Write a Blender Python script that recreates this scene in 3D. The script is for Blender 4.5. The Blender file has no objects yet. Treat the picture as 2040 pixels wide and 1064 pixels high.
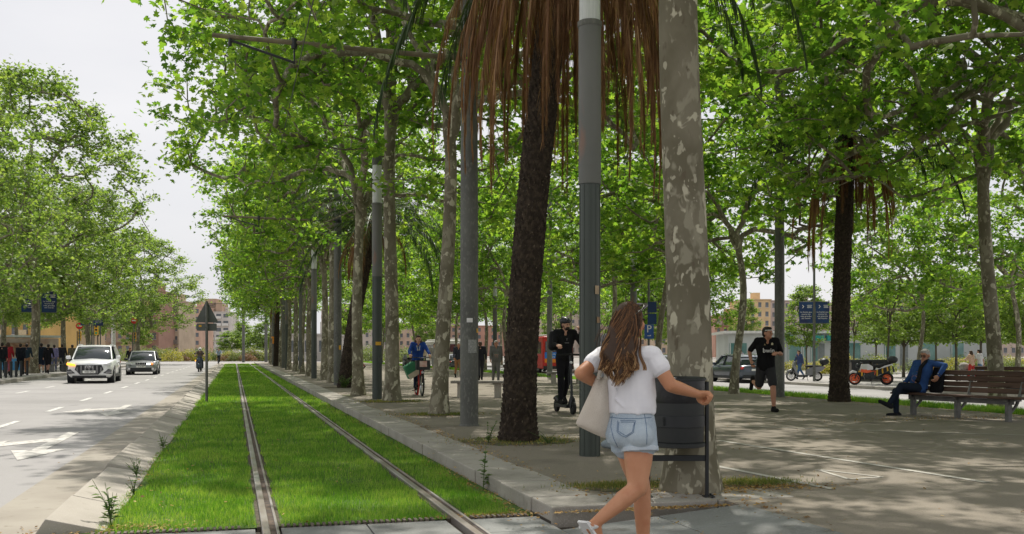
import bpy, math, random
import numpy as np
from mathutils import Vector, Matrix
R = math.radians
sc = bpy.context.scene
col = sc.collection
# ------------------------------------------------------------------ camera
EYE = 1.35; YAW = R(15.6); FPX = 1983.0; HOR = 702.0
cam = bpy.data.cameras.new('camera'); camo = bpy.data.objects.new('camera', cam); col.objects.link(camo)
cam.sensor_width = 36; cam.lens = 36 * FPX / 2040; cam.shift_y = (HOR - 532) / 2040
cam.clip_end = 3000; cam.clip_start = 0.1
camo.location = (0, 0, EYE); camo.rotation_euler = (R(90), 0, -YAW)
sc.camera = camo
# ------------------------------------------------------------------ light
SUN_AZ, SUN_EL = R(17), R(60)
world = bpy.data.worlds.new('World'); sc.world = world; world.use_nodes = True
wn, wl = world.node_tree.nodes, world.node_tree.links
bg = wn['Background']
sky = wn.new('ShaderNodeTexSky'); sky.sky_type = 'NISHITA'; sky.sun_disc = False
sky.sun_elevation = SUN_EL; sky.sun_rotation = SUN_AZ; sky.dust_density = 3
tc = wn.new('ShaderNodeTexCoord')
mp = wn.new('ShaderNodeMapping'); mp.inputs['Scale'].default_value = (1, 1, 3)
cn = wn.new('ShaderNodeTexNoise'); cn.inputs['Scale'].default_value = 2.2; cn.inputs['Detail'].default_value = 6
cr = wn.new('ShaderNodeValToRGB')
cr.color_ramp.elements[0].position = .25; cr.color_ramp.elements[0].color = (5.9, 5.95, 6.25, 1)
cr.color_ramp.elements[1].position = .75; cr.color_ramp.elements[1].color = (7.7, 7.55, 7.55, 1)
mx = wn.new('ShaderNodeMixRGB'); mx.inputs[0].default_value = .9
wl.new(tc.outputs['Generated'], mp.inputs[0]); wl.new(mp.outputs[0], cn.inputs['Vector'])
wl.new(cn.outputs[0], cr.inputs[0]); wl.new(sky.outputs[0], mx.inputs[1]); wl.new(cr.outputs[0], mx.inputs[2])
wl.new(mx.outputs[0], bg.inputs[0]); bg.inputs[1].default_value = .094
sun = bpy.data.lights.new('sun', 'SUN'); sun.energy = 3.6; sun.angle = R(.9); sun.color = (1, .95, .87)
suno = bpy.data.objects.new('sun', sun); col.objects.link(suno)
sdir = Vector((math.sin(SUN_AZ) * math.cos(SUN_EL), math.cos(SUN_AZ) * math.cos(SUN_EL), math.sin(SUN_EL)))
suno.rotation_euler = sdir.to_track_quat('Z', 'Y').to_euler()
sc.view_settings.view_transform = 'Standard'; sc.view_settings.look = 'None'
sc.view_settings.exposure = 0.45; sc.view_settings.gamma = 1
sc.cycles.max_bounces = 8; sc.cycles.diffuse_bounces = 4; sc.cycles.transmission_bounces = 6; sc.cycles.glossy_bounces = 3
sc.cycles.use_denoising = True; sc.cycles.sample_clamp_indirect = 8
# ------------------------------------------------------------------ helpers
FW = Vector((math.sin(YAW), math.cos(YAW), 0)); RT = Vector((math.cos(YAW), -math.sin(YAW), 0))
def at_d(px, py, d):                       # a point seen at (px, py) of the photo, d metres deep
    return Vector((0, 0, EYE)) + FW * d + RT * ((px - 1020) / FPX * d) + Vector((0, 0, (HOR - py) / FPX * d))
def at(px, py, z=0.):                      # where the ground of height z is seen at (px, py)
    return at_d(px, py, (EYE - z) * FPX / (py - HOR))
def at_y(px, Y, z=0.):                     # on the ray of column px at distance Y along the street
    t = (px - 1020) / FPX; k = (FW + RT * t); return Vector((k.x / k.y * Y, Y, z))
def at_x(px, X, z=0.):
    t = (px - 1020) / FPX; k = (FW + RT * t); return Vector((X, k.y / k.x * X, z))
def tag(o, label=None, cat=None, group=None, kind=None):
    if label: o['label'] = label
    if cat: o['category'] = cat
    if group: o['group'] = group
    if kind: o['kind'] = kind
    return o
def empty(name, loc=(0, 0, 0), rz=0., label=None, cat=None, group=None):
    o = bpy.data.objects.new(name, None); col.objects.link(o); o.location = loc; o.rotation_euler = (0, 0, rz)
    o.empty_display_size = .2
    return tag(o, label, cat, group)
def copy_tree(o, loc=None, rz=None, label=None, scale=None, group=None, tilt=None, parent=None):
    c = o.copy(); col.objects.link(c)
    if parent is not None: c.parent = parent
    if loc is not None: c.location = loc
    if rz is not None: c.rotation_euler = (0, 0, rz)
    if tilt is not None: c.rotation_euler = (tilt[0], tilt[1], c.rotation_euler[2])
    if scale is not None: c.scale = (scale,) * 3 if not hasattr(scale, '__len__') else scale
    if label: c['label'] = label
    if group: c['group'] = group
    for ch in list(o.children): copy_tree(ch, parent=c)
    return c
class MB:
    def __init__(s): s.v = []; s.f = []; s.m = []
    def add(s, vs, fs, mi=0):
        b = len(s.v); s.v.extend([tuple(p) for p in vs])
        for f in fs: s.f.append([b + i for i in f]); s.m.append(mi)
        return s
    def box(s, c, d, mi=0, M=None):
        vs = [Vector(((i & 1) - .5, ((i >> 1) & 1) - .5, (i >> 2) - .5)) for i in range(8)]
        vs = [Vector((p.x * d[0], p.y * d[1], p.z * d[2])) for p in vs]
        if M is not None:
            if not isinstance(M, Matrix): M = Matrix.Rotation(M, 3, 'Z')
            vs = [M @ p for p in vs]
        return s.add([p + Vector(c) for p in vs], [(0, 2, 3, 1), (4, 5, 7, 6), (0, 1, 5, 4), (2, 6, 7, 3), (0, 4, 6, 2), (1, 3, 7, 5)], mi)
    def beam(s, a, b, w, h, mi=0, up=(0, 0, 1)):
        a, b = Vector(a), Vector(b); t = (b - a).normalized(); u = Vector(up)
        x = t.cross(u)
        if x.length < 1e-4: x = Vector((1, 0, 0))
        x.normalize(); u = x.cross(t)
        M = Matrix((x, t, u)).transposed()
        return s.box((a + b) / 2, (w, (b - a).length, h), mi, M)
    def tube(s, pts, rs, n=8, mi=0, cap=True):
        pts = [Vector(p) for p in pts]
        if not hasattr(rs, '__len__'): rs = [rs] * len(pts)
        vs = []; fs = []; u = None
        for i, p in enumerate(pts):
            t = (pts[min(i + 1, len(pts) - 1)] - pts[max(i - 1, 0)])
            t = t.normalized() if t.length > 1e-9 else Vector((0, 0, 1))
            if u is None:
                u = t.orthogonal().normalized()
            else:
                u = (u - t * u.dot(t)); u = u.normalized() if u.length > 1e-6 else t.orthogonal().normalized()
            w = t.cross(u)
            for k in range(n):
                a = 2 * math.pi * k / n
                vs.append(p + (u * math.cos(a) + w * math.sin(a)) * rs[i])
        for i in range(len(pts) - 1):
            for k in range(n):
                k2 = (k + 1) % n
                fs.append((i * n + k, i * n + k2, (i + 1) * n + k2, (i + 1) * n + k))
        if cap:
            fs.append(tuple(range(n - 1, -1, -1))); b = (len(pts) - 1) * n; fs.append(tuple(range(b, b + n)))
        return s.add(vs, fs, mi)
    def lathe(s, prof, n=24, c=(0, 0, 0), mi=0, M=None, cap=True):
        vs = []; fs = []
        for r, z in prof:
            for k in range(n):
                a = 2 * math.pi * k / n; p = Vector((r * math.cos(a), r * math.sin(a), z))
                vs.append((M @ p if M else p) + Vector(c))
        for i in range(len(prof) - 1):
            for k in range(n):
                k2 = (k + 1) % n
                fs.append((i * n + k, i * n + k2, (i + 1) * n + k2, (i + 1) * n + k))
        if cap:
            fs.append(tuple(range(n - 1, -1, -1))); b = (len(prof) - 1) * n; fs.append(tuple(range(b, b + n)))
        return s.add(vs, fs, mi)
    def ell(s, c, r, mi=0, M=None, nu=14, nv=9):
        if not hasattr(r, '__len__'): r = (r, r, r)
        vs = [Vector((0, 0, -1))]; fs = []
        for j in range(1, nv):
            b = -math.pi / 2 + math.pi * j / nv
            for k in range(nu):
                a = 2 * math.pi * k / nu; vs.append(Vector((math.cos(a) * math.cos(b), math.sin(a) * math.cos(b), math.sin(b))))
        vs.append(Vector((0, 0, 1))); L = len(vs) - 1
        for k in range(nu): fs.append((0, 1 + (k + 1) % nu, 1 + k))
        for j in range(nv - 2):
            for k in range(nu):
                k2 = (k + 1) % nu; a = 1 + j * nu; fs.append((a + k, a + k2, a + nu + k2, a + nu + k))
        a = 1 + (nv - 2) * nu
        for k in range(nu): fs.append((a + k, a + (k + 1) % nu, L))
        vs = [Vector((p.x * r[0], p.y * r[1], p.z * r[2])) for p in vs]
        if M is not None: vs = [M @ p for p in vs]
        return s.add([p + Vector(c) for p in vs], fs, mi)
    def cap_(s, a, b, ra, rb, mi=0, n=12):
        a, b = Vector(a), Vector(b); t = b - a; L = t.length
        t = t / L if L > 1e-6 else Vector((0, 0, 1))
        pts = []; rs = []
        for k in (80, 55, 28): pts.append(a - t * ra * math.sin(R(k))); rs.append(ra * math.cos(R(k)))
        pts.append(a); rs.append(ra); pts.append(b); rs.append(rb)
        for k in (28, 55, 80): pts.append(b + t * rb * math.sin(R(k))); rs.append(rb * math.cos(R(k)))
        return s.tube(pts, rs, n, mi)
    def prism(s, poly, h, M=None, mi=0, mi_top=None):       # poly in local xy, extruded along z from 0 to h
        n = len(poly); vs = [Vector((x, y, 0)) for x, y in poly] + [Vector((x, y, h)) for x, y in poly]
        if M is not None: vs = [M @ p for p in vs]
        s.add(vs, [tuple(range(n - 1, -1, -1))] + [(i, (i + 1) % n, n + (i + 1) % n, n + i) for i in range(n)], mi)
        b = len(s.v) - n; s.f.append(list(range(b, b + n))); s.m.append(mi if mi_top is None else mi_top)
        return s
    def disc(s, c, r, axis, w, mi=0, n=20):                 # a short cylinder
        t = Vector(axis).normalized() * w / 2; c = Vector(c)
        return s.tube([c - t, c + t], [r, r], n, mi)
    def torus(s, c, r, rt, axis=(1, 0, 0), mi=0, n=28, m=8):
        ax = Vector(axis).normalized(); u = ax.orthogonal().normalized(); w = ax.cross(u); vs = []; fs = []; c = Vector(c)
        for i in range(n):
            a = 2 * math.pi * i / n; d = u * math.cos(a) + w * math.sin(a)
            for k in range(m):
                b = 2 * math.pi * k / m; vs.append(c + d * (r + rt * math.cos(b)) + ax * rt * math.sin(b))
        for i in range(n):
            for k in range(m):
                fs.append((i * m + k, ((i + 1) % n) * m + k, ((i + 1) % n) * m + (k + 1) % m, i * m + (k + 1) % m))
        return s.add(vs, fs, mi)
    def text(s, txt, size, M, mi=0, thick=.002, align='CENTER'):
        cu = bpy.data.curves.new('lettering', 'FONT'); cu.body = txt; cu.size = size; cu.align_x = align; cu.align_y = 'CENTER'
        cu.extrude = thick; cu.resolution_u = 2
        o = bpy.data.objects.new('lettering', cu); col.objects.link(o)
        me = bpy.data.meshes.new_from_object(o.evaluated_get(bpy.context.evaluated_depsgraph_get()))
        s.add([M @ v.co for v in me.vertices], [tuple(p.vertices) for p in me.polygons], mi)
        bpy.data.objects.remove(o); bpy.data.curves.remove(cu); bpy.data.meshes.remove(me)
        return s
    def mesh(s, name, mats, smooth=40):
        me = bpy.data.meshes.new(name); me.from_pydata(s.v, [], s.f)
        for m in (mats if isinstance(mats, (list, tuple)) else [mats]): me.materials.append(m)
        me.polygons.foreach_set('material_index', s.m)
        if smooth:
            me.polygons.foreach_set('use_smooth', [True] * len(s.f)); me.set_sharp_from_angle(angle=R(smooth))
        me.update(); return me
    def build(s, name, mats, parent=None, loc=None, smooth=40, bevel=0):
        o = bpy.data.objects.new(name, s.mesh(name, mats, smooth)); col.objects.link(o)
        if parent is not None: o.parent = parent
        if loc is not None: o.location = loc
        if bevel:
            b = o.modifiers.new('bevel', 'BEVEL'); b.width = bevel; b.segments = 2; b.limit_method = 'ANGLE'; b.angle_limit = R(40)
        return o
def np_mesh(name, V, loops, starts, mats, mi=None, smooth=False):
    me = bpy.data.meshes.new(name); me.vertices.add(len(V)); me.vertices.foreach_set('co', np.asarray(V, np.float32).ravel())
    me.loops.add(len(loops)); me.loops.foreach_set('vertex_index', np.asarray(loops, np.int32))
    me.polygons.add(len(starts)); me.polygons.foreach_set('loop_start', np.asarray(starts, np.int32))
    for m in mats: me.materials.append(m)
    if mi is not None: me.polygons.foreach_set('material_index', np.asarray(mi, np.int32))
    if smooth: me.polygons.foreach_set('use_smooth', np.ones(len(starts), bool))
    me.update(calc_edges=True); return me
# ------------------------------------------------------------------ materials
def rgb(*c): return tuple(c) + (1,)
def mat(name, c, rough=.7, c2=None, scale=6., spec=.3, metal=0., bump=0., detail=5, thr=(.35, .65), coords='Object', stretch=None, bscale=None, alpha=None):
    m = bpy.data.materials.new(name); m.use_nodes = True; n, l = m.node_tree.nodes, m.node_tree.links
    b = n['Principled BSDF']; b.inputs['Roughness'].default_value = rough; b.inputs['Metallic'].default_value = metal
    b.inputs['Specular IOR Level'].default_value = spec; b.inputs['Base Color'].default_value = rgb(*c)
    if c2 is None: c2 = tuple(min(1, x * 1.12) for x in c); c = tuple(x * .9 for x in c)
    t = n.new('ShaderNodeTexCoord'); src = t.outputs[coords]
    if stretch:
        mp = n.new('ShaderNodeMapping'); mp.inputs['Scale'].default_value = stretch; l.new(src, mp.inputs[0]); src = mp.outputs[0]
    z = n.new('ShaderNodeTexNoise'); z.inputs['Scale'].default_value = scale; z.inputs['Detail'].default_value = detail; l.new(src, z.inputs['Vector'])
    r = n.new('ShaderNodeValToRGB'); e = r.color_ramp.elements
    e[0].position, e[1].position = thr; e[0].color = rgb(*c); e[1].color = rgb(*c2)
    l.new(z.outputs[0], r.inputs[0]); l.new(r.outputs[0], b.inputs['Base Color'])
    if bump:
        z2 = n.new('ShaderNodeTexNoise'); z2.inputs['Scale'].default_value = bscale or scale * 4; z2.inputs['Detail'].default_value = 4; l.new(src, z2.inputs['Vector'])
        bp = n.new('ShaderNodeBump'); bp.inputs['Strength'].default_value = bump; bp.inputs['Distance'].default_value = .02
        l.new(z2.outputs[0], bp.inputs['Height']); l.new(bp.outputs[0], b.inputs['Normal'])
    return m
def layered(name, layers, rough=.85, bump=.3, bscale=60, stretch=None, spec=.2, dist=0.):
    """layers: (colour, noise scale, lo, hi, detail) laid over the first colour one after the other"""
    m = bpy.data.materials.new(name); m.use_nodes = True; n, l = m.node_tree.nodes, m.node_tree.links
    b = n['Principled BSDF']; b.inputs['Roughness'].default_value = rough; b.inputs['Specular IOR Level'].default_value = spec
    t = n.new('ShaderNodeTexCoord'); src = t.outputs['Object']
    if stretch:
        mp = n.new('ShaderNodeMapping'); mp.inputs['Scale'].default_value = stretch; l.new(src, mp.inputs[0]); src = mp.outputs[0]
    rgbn = n.new('ShaderNodeRGB'); rgbn.outputs[0].default_value = rgb(*layers[0]); cur = rgbn.outputs[0]
    for i, (c, s, lo, hi, det) in enumerate(layers[1:]):
        z = n.new('ShaderNodeTexNoise'); z.noise_dimensions = '4D'; z.inputs['W'].default_value = i * 7.3; z.inputs['Distortion'].default_value = dist
        z.inputs['Scale'].default_value = s; z.inputs['Detail'].default_value = det; l.new(src, z.inputs['Vector'])
        mr = n.new('ShaderNodeMapRange'); mr.inputs['From Min'].default_value = lo; mr.inputs['From Max'].default_value = hi; l.new(z.outputs[0], mr.inputs[0])
        x = n.new('ShaderNodeMixRGB'); l.new(mr.outputs[0], x.inputs[0]); l.new(cur, x.inputs[1]); x.inputs[2].default_value = rgb(*c); cur = x.outputs[0]
    l.new(cur, b.inputs['Base Color'])
    if bump:
        z2 = n.new('ShaderNodeTexNoise'); z2.inputs['Scale'].default_value = bscale; z2.inputs['Detail'].default_value = 5; l.new(src, z2.inputs['Vector'])
        bp = n.new('ShaderNodeBump'); bp.inputs['Strength'].default_value = bump; bp.inputs['Distance'].default_value = .01
        l.new(z2.outputs[0], bp.inputs['Height']); l.new(bp.outputs[0], b.inputs['Normal'])
    return m
def leafmat(name, c_dark, c_mid, c_light, trans=.45, rough=.5, nscale=.8):
    m = bpy.data.materials.new(name); m.use_nodes = True; n, l = m.node_tree.nodes, m.node_tree.links
    b = n['Principled BSDF']; b.inputs['Roughness'].default_value = rough; b.inputs['Specular IOR Level'].default_value = .35
    g = n.new('ShaderNodeNewGeometry'); r = n.new('ShaderNodeValToRGB'); e = r.color_ramp.elements
    e[0].position = 0; e[0].color = rgb(*c_dark); e[1].position = 1; e[1].color = rgb(*c_light); k = e.new(.5); k.color = rgb(*c_mid)
    tc = n.new('ShaderNodeTexCoord'); nz = n.new('ShaderNodeTexNoise'); nz.inputs['Scale'].default_value = nscale; nz.inputs['Detail'].default_value = 4; l.new(tc.outputs['Object'], nz.inputs['Vector'])
    mr = n.new('ShaderNodeMapRange'); mr.inputs['From Min'].default_value = .3; mr.inputs['From Max'].default_value = .7; mr.inputs['To Min'].default_value = -.38; mr.inputs['To Max'].default_value = .38; l.new(nz.outputs[0], mr.inputs[0])
    ad = n.new('ShaderNodeMath'); ad.use_clamp = True; l.new(g.outputs['Random Per Island'], ad.inputs[0]); l.new(mr.outputs[0], ad.inputs[1])
    l.new(ad.outputs[0], r.inputs[0]); l.new(r.outputs[0], b.inputs['Base Color'])
    tr = n.new('ShaderNodeBsdfTranslucent'); mixc = n.new('ShaderNodeMixRGB'); mixc.blend_type = 'MULTIPLY'; mixc.inputs[0].default_value = 1
    l.new(r.outputs[0], mixc.inputs[1]); mixc.inputs[2].default_value = (2.3, 2.4, .9, 1); l.new(mixc.outputs[0], tr.inputs[0])
    ms = n.new('ShaderNodeMixShader'); ms.inputs[0].default_value = trans
    l.new(b.outputs[0], ms.inputs[1]); l.new(tr.outputs[0], ms.inputs[2]); l.new(ms.outputs[0], n['Material Output'].inputs[0])
    return m
def glassmat(name, c=(.12, .135, .135), rough=.08):
    return mat(name, c, rough, spec=.8, scale=1)
M_road = layered('road_asphalt', [(.33, .318, .31), ((.265, .256, .248), .25, .42, .62, 6), ((.4, .39, .38), 90, .56, .72, 2), ((.2, .195, .19), 70, .6, .75, 2), ((.24, .232, .225), 1.1, .6, .72, 7)], bump=.4, bscale=120)
M_prom = layered('promenade_asphalt', [(.212, .184, .147), ((.258, .224, .18), .35, .4, .65, 6), ((.142, .123, .098), 1.3, .56, .74, 7), ((.3, .275, .24), 80, .58, .74, 2), ((.1, .09, .078), 60, .6, .75, 2), ((.2, .165, .11), 4.5, .64, .72, 6)], bump=.35, bscale=110)
M_side = layered('pavement_tiles', [(.36, .34, .32), ((.3, .285, .27), .5, .42, .6, 6), ((.42, .40, .38), 20, .55, .7, 3)], bump=.2)
M_soil = layered('soil', [(.10, .085, .06), ((.16, .13, .09), 6, .4, .65, 6), ((.07, .1, .03), 2.5, .5, .65, 5)], bump=.5, bscale=40)
M_turf = layered('turf', [(.06, .12, .02), ((.1, .165, .03), 1.2, .42, .62, 6), ((.13, .16, .05), 5, .56, .72, 5), ((.045, .085, .015), 60, .5, .65, 3)], bump=.8, bscale=90)
M_kerb = layered('kerb_stone', [(.36, .335, .295), ((.28, .26, .225), 1.2, .42, .62, 6), ((.21, .19, .16), 5, .58, .75, 6), ((.43, .4, .36), 70, .55, .75, 2)], bump=.3, bscale=90)
M_slab = layered('crossing_slab', [(.23, .235, .225), ((.18, .182, .172), 1.3, .42, .62, 6), ((.13, .125, .11), 5, .58, .74, 6), ((.3, .3, .285), 60, .56, .75, 2)], bump=.2, bscale=90)
M_conc = layered('concrete', [(.41, .375, .325), ((.34, .31, .265), 1.1, .42, .64, 6), ((.27, .245, .205), 6, .6, .76, 6), ((.47, .44, .4), 80, .56, .75, 2)], bump=.3, bscale=100)
M_joint = mat('joint', (.06, .05, .04), .95, scale=30)
M_paint = layered('road_paint', [(.62, .61, .58), ((.36, .345, .33), 14, .5, .62, 6)], rough=.7, bump=.1)
M_paintw = layered('worn_paint', [(.58, .56, .52), ((.27, .255, .235), 8, .5, .66, 7)], rough=.8, bump=.1)
M_rail = mat('rail_steel', (.42, .40, .38), .38, (.26, .22, .19), 9, .6, .55, stretch=(1, .15, 1))
M_groove = mat('rail_groove', (.05, .04, .035), .8, (.12, .085, .06), 12)
M_dark = mat('dark_metal', (.018, .02, .022), .45, spec=.4, scale=12)
M_black = mat('black_rubber', (.012, .012, .012), .75, scale=30)
M_pole = layered('galvanised_pole', [(.115, .118, .104), ((.088, .09, .08), 3, .42, .6, 6), ((.155, .156, .138), 26, .52, .66, 3)], rough=.55, bump=.08, stretch=(1, 1, .5), spec=.35)
M_polep = layered('painted_pole', [(.15, .15, .138), ((.12, .122, .112), 2, .4, .62, 6), ((.2, .13, .1), 3, .64, .74, 5)], rough=.5, bump=.05, stretch=(1, 1, .4), spec=.35)
M_sleeve = layered('pole_sleeve', [(.052, .064, .054), ((.044, .054, .046), 2, .42, .62, 5)], rough=.4, bump=.04, stretch=(1, 1, .3), spec=.4)
M_frost = mat('frosted_lamp_glass', (.62, .64, .62), .25, (.5, .52, .51), 4, .6, stretch=(20, 20, .5))
M_chrome = mat('chrome', (.6, .6, .6), .18, metal=.9, scale=3)
M_white = mat('white_paint', (.72, .71, .69), .5, scale=5)
M_red = mat('red_enamel', (.52, .03, .022), .4, scale=5)
M_yellow = mat('yellow_enamel', (.66, .36, .03), .45, scale=5)
M_blue = mat('blue_enamel', (.03, .09, .3), .4, scale=5)
M_banner = mat('banner_navy', (.022, .03, .085), .6, (.018, .06, .16), .9, detail=2)
M_wood = layered('bench_wood', [(.085, .05, .038), ((.13, .08, .06), 6, .42, .62, 5), ((.05, .03, .024), 10, .56, .72, 6)], rough=.6, bump=.15, stretch=(.2, 2, 2))
M_woodg = layered('grey_wood', [(.2, .18, .16), ((.27, .25, .22), 6, .42, .62, 5)], rough=.7, bump=.15)
M_iron = mat('bench_iron', (.17, .165, .155), .55, (.1, .1, .095), 7, .4)
# ------------------------------------------------------------------ the ground
rng = np.random.default_rng(7); random.seed(5)
def sheet(name, x0, x1, y0, y1, z, m, kind='structure', nx=1, ny=1, thick=0):
    b = MB()
    if thick: b.box(((x0 + x1) / 2, (y0 + y1) / 2, z - thick / 2), (x1 - x0, y1 - y0, thick))
    else: b.add([(x0, y0, z), (x1, y0, z), (x1, y1, z), (x0, y1, z)], [(0, 1, 2, 3)])
    return tag(b.build(name, m, smooth=0), kind=kind)
M_ground = layered('ground', [(.3, .28, .25), ((.22, .21, .19), .05, .4, .6, 5)], bump=0)
ZR, ZP = -.30, -.17                       # the side road on the right lies lower than the promenade
b = MB(); b.add([(x, y, z) for y in (-200, 2500) for x, z in ((-1500, -.06), (14.9, -.06), (15.8, -.36), (1500, -.36))], [(0, 1, 5, 4), (1, 2, 6, 5), (2, 3, 7, 6)]); tag(b.build('ground', M_ground, smooth=0), kind='structure')
sheet('road', -9.5, -1.95, -12, 128, 0, M_road)
sheet('cross_road', -90, 15.5, 128, 150, .0, M_road)
sheet('road_gutter', -1.95, -1.42, -12, 128, .004, layered('gutter', [(.35, .32, .27), ((.28, .25, .21), 1.2, .4, .65, 6), ((.22, .19, .15), 8, .6, .75, 5)], bump=.3))
sheet('lawn_bed', -1.42, 2.4, 7.9, 128, 0, M_turf)
sheet('sidewalk', -60, -9.8, -12, 128, .15, M_side, thick=.2)
b = MB(); y = -12
while y < 128: b.box((-9.65, y + .6, .055), (.3, 1.188, .2)); y += 1.2
tag(b.build('sidewalk_kerb', M_kerb, smooth=0, bevel=.01), kind='structure')
# promenade and its kerb
b = MB()
b.prism([(3.9, -12), (14.8, -12), (14.8, 128), (2.95, 128), (2.95, 8.0), (3.9, 8.0)], .19, Matrix.Translation((0, 0, -.06)))
tag(b.build('promenade', M_prom, smooth=0), kind='structure')
b = MB(); y = 8.02
k = 0
while y < 128:
    L = 1.0; b.box((2.675 + .006 * math.sin(k * 2.1), y + L / 2, .036 + .004 * math.sin(k * 1.7)), (.55, L - .012, .2)); y += L; k += 1
x = 2.4
while x < 3.95:
    b.box((x + .36, 7.72, .036), (.71, .56, .2)); x += .722
tag(b.build('promenade_kerb', M_kerb, smooth=0, bevel=.012), kind='structure')
b = MB(); b.box((2.675, 68, -.03), (.5, 120, .12)); b.box((3.1, 7.72, -.04), (1.4, .5, .12))
tag(b.build('kerb_footing', M_joint, smooth=0), kind='structure')
# crossing: slabs rising towards the promenade
b = MB()
def ramp(x): return .0 if x < 2.4 else .134 * min(1, (x - 2.4) / 1.55)
xs = [2.4, 3.2, 3.95]; ys = [-6 + .6 * i for i in range(23)]
for i in range(2):
    for j in range(len(ys) - 1):
        x0, x1, y0, y1 = xs[i] + .004, xs[i + 1] - .004, ys[j] + .004, min(ys[j + 1], 7.42) - .004
        vs = [(x0, y0, ramp(x0)), (x1, y0, ramp(x1)), (x1, y1, ramp(x1)), (x0, y1, ramp(x0))]
        b.add(vs + [(p[0], p[1], p[2] - .08) for p in vs], [(0, 1, 2, 3), (0, 4, 5, 1), (1, 5, 6, 2), (2, 6, 7, 3), (3, 7, 4, 0)])
tag(b.build('crossing_ramp', M_slab, smooth=0, bevel=.004), kind='structure')
b = MB()
for i, (x0, x1) in enumerate([(-1.4, -.62), (-.62, .16), (.34, 1.0), (1.0, 1.64), (1.82, 2.4)]):
    for j in range(14): b.box(((x0 + x1) / 2, 7.52 - j * .62, -.036), (x1 - x0 - .01, .61, .08))
tag(b.build('crossing_slabs', M_slab, smooth=0, bevel=.004), kind='structure')
sheet('crossing_bed', -1.42, 3.95, -7, 7.9, -.03, M_joint)
b = MB()
for x0, x1 in ((-1.0, .12), (.36, 1.60), (1.86, 2.36)):      # ribbed grid at the end of the lawn
    n = int((x1 - x0) / .045)
    for i in range(n): b.box((x0 + .045 * i, 7.87, .006), (.022, .09, .03))
tag(b.build('drain_grid', mat('grid', (.06, .045, .035), .8, (.2, .17, .13), 30), smooth=0), kind='structure')
for nm, y0, y1 in (('track_crossing', 97, 101), ('track_crossing', 118, 128)):
    sheet(nm, -1.42, 2.4, y0, y1, .03, M_conc)
# sloping concrete kerb blocks
b = MB(); y = 8.0; k = 0
while y < 122:
    L = 1.25 + .1 * math.sin(k * 3.3); dk = .028 if k % 5 == 2 else .006; h0 = .118 + dk * math.sin(k * 2.3); h1 = .118 + dk * math.sin(k * 1.9 + 1); s = .012 * math.sin(k * 1.3)
    a = [(-1.42 + s, y + .012, .0), (-1.345 + s, y + .012, h0), (-.93 + s, y + .012, .015)]
    c = [(-1.42 + s, y + L, .0), (-1.345 + s, y + L, h1), (-.93 + s, y + L, .015)]
    a = [a[0], a[1], a[2], (a[2][0], a[2][1], -.05), (a[0][0], a[0][1], -.05)]; c = [c[0], c[1], c[2], (c[2][0], c[2][1], -.05), (c[0][0], c[0][1], -.05)]
    b.add(a + c, [(4, 3, 2, 1, 0), (5, 6, 7, 8, 9)] + [(i, (i + 1) % 5, 5 + (i + 1) % 5, 5 + i) for i in range(5)])
    y += L; k += 1
    if k % 7 == 3: y += .12
tag(b.build('sloped_kerb', M_conc, smooth=0, bevel=.008), kind='structure')
# rails of the tram track
for x, lab in ((.23, 'polished grooved tram rail on the left side of the track, next to the road'), (1.72, 'polished tram rail on the right side of the track, next to the stone kerb')):
    e = empty('tram_rail', (x, 0, 0), 0, lab, 'rail')
    b = MB(); b.box((0, 60, -.015), (.058, 136, .09)); b.build('rail_head', M_rail, e, bevel=.006)
    b = MB(); b.box((.086, 60, -.02), (.022, 136, .086)); b.build('guard_lip', M_rail, e, bevel=.004)
    b = MB(); b.box((.052, 60, -.012), (.046, 136, .05)); b.build('groove', M_groove, e)
    b = MB(); b.box((-.045, 67.9, -.03), (.03, 120, .07)); b.box((.111, 67.9, -.03), (.026, 120, .07)); b.build('rail_bedding', mat('rail_bedding', (.06, .05, .035), .95, (.13, .11, .08), 18, bump=.4), e)
# the far side: second road and pavements
sheet('verge_soil', 14.8, 15.95, -12, 128, .10, M_turf, thick=.5)
sheet('side_road', 15.95, 27.4, -12, 128, ZR, M_road)
sheet('side_pavement', 27.7, 110, -12, 128, ZP, M_side, thick=.2)
b = MB(); y = -12
while y < 128: b.box((27.55, y + .6, ZP - .095), (.3, 1.19, .2)); y += 1.2
tag(b.build('side_kerb', M_kerb, smooth=0, bevel=.01), kind='structure')
# ------------------------------------------------------------------ paint on the roads
def paint(name, polys, m, z):
    b = MB()
    for p in polys: b.add([(x, y, z) for x, y in p], [tuple(range(len(p)))])
    return tag(b.build(name, m, smooth=0), kind='structure')
def rect(x, y0, y1, w): return [(x - w / 2, y0), (x + w / 2, y0), (x + w / 2, y1), (x - w / 2, y1)]
paint('lane_marking', [rect(-4.08, y, y + 2.0, .13) for y in np.arange(9, 124, 5.2)] + [rect(-6.9, y, y + 2, .13) for y in np.arange(10, 124, 5.2)], M_paint, .005)
def arrow(x, y, s=1, side=1):
    stem = [(x - .09, y), (x + .09, y), (x + .09, y + 3.2 * s), (x - .09, y + 3.2 * s)]
    head = [(x - .35, y + 3.2 * s), (x + .35, y + 3.2 * s), (x, y + 4.6 * s)]
    br = [(x - .09, y + 1.2), (x - .09, y + 1.9), (x - .7, y + 2.6), (x - .7, y + 1.9)]
    hd = [(x - .7, y + 1.4), (x - .7, y + 3.1), (x - 1.15, y + 2.9)]
    return [[(a, 2 * y + 4.6 * s - c) for a, c in p][::-1] for p in (stem, head, br, hd)]
paint('lane_arrow', arrow(-2.6, 13.6) + arrow(-2.6, 22.6) + [[(-3.0, 10.6), (-2.5, 10.6), (-2.5, 11.6), (-3.0, 11.6)], [(-3.0, 9.2), (-2.5, 9.2), (-2.5, 9.9), (-3.0, 9.9)]], M_paintw, .0055)
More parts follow.
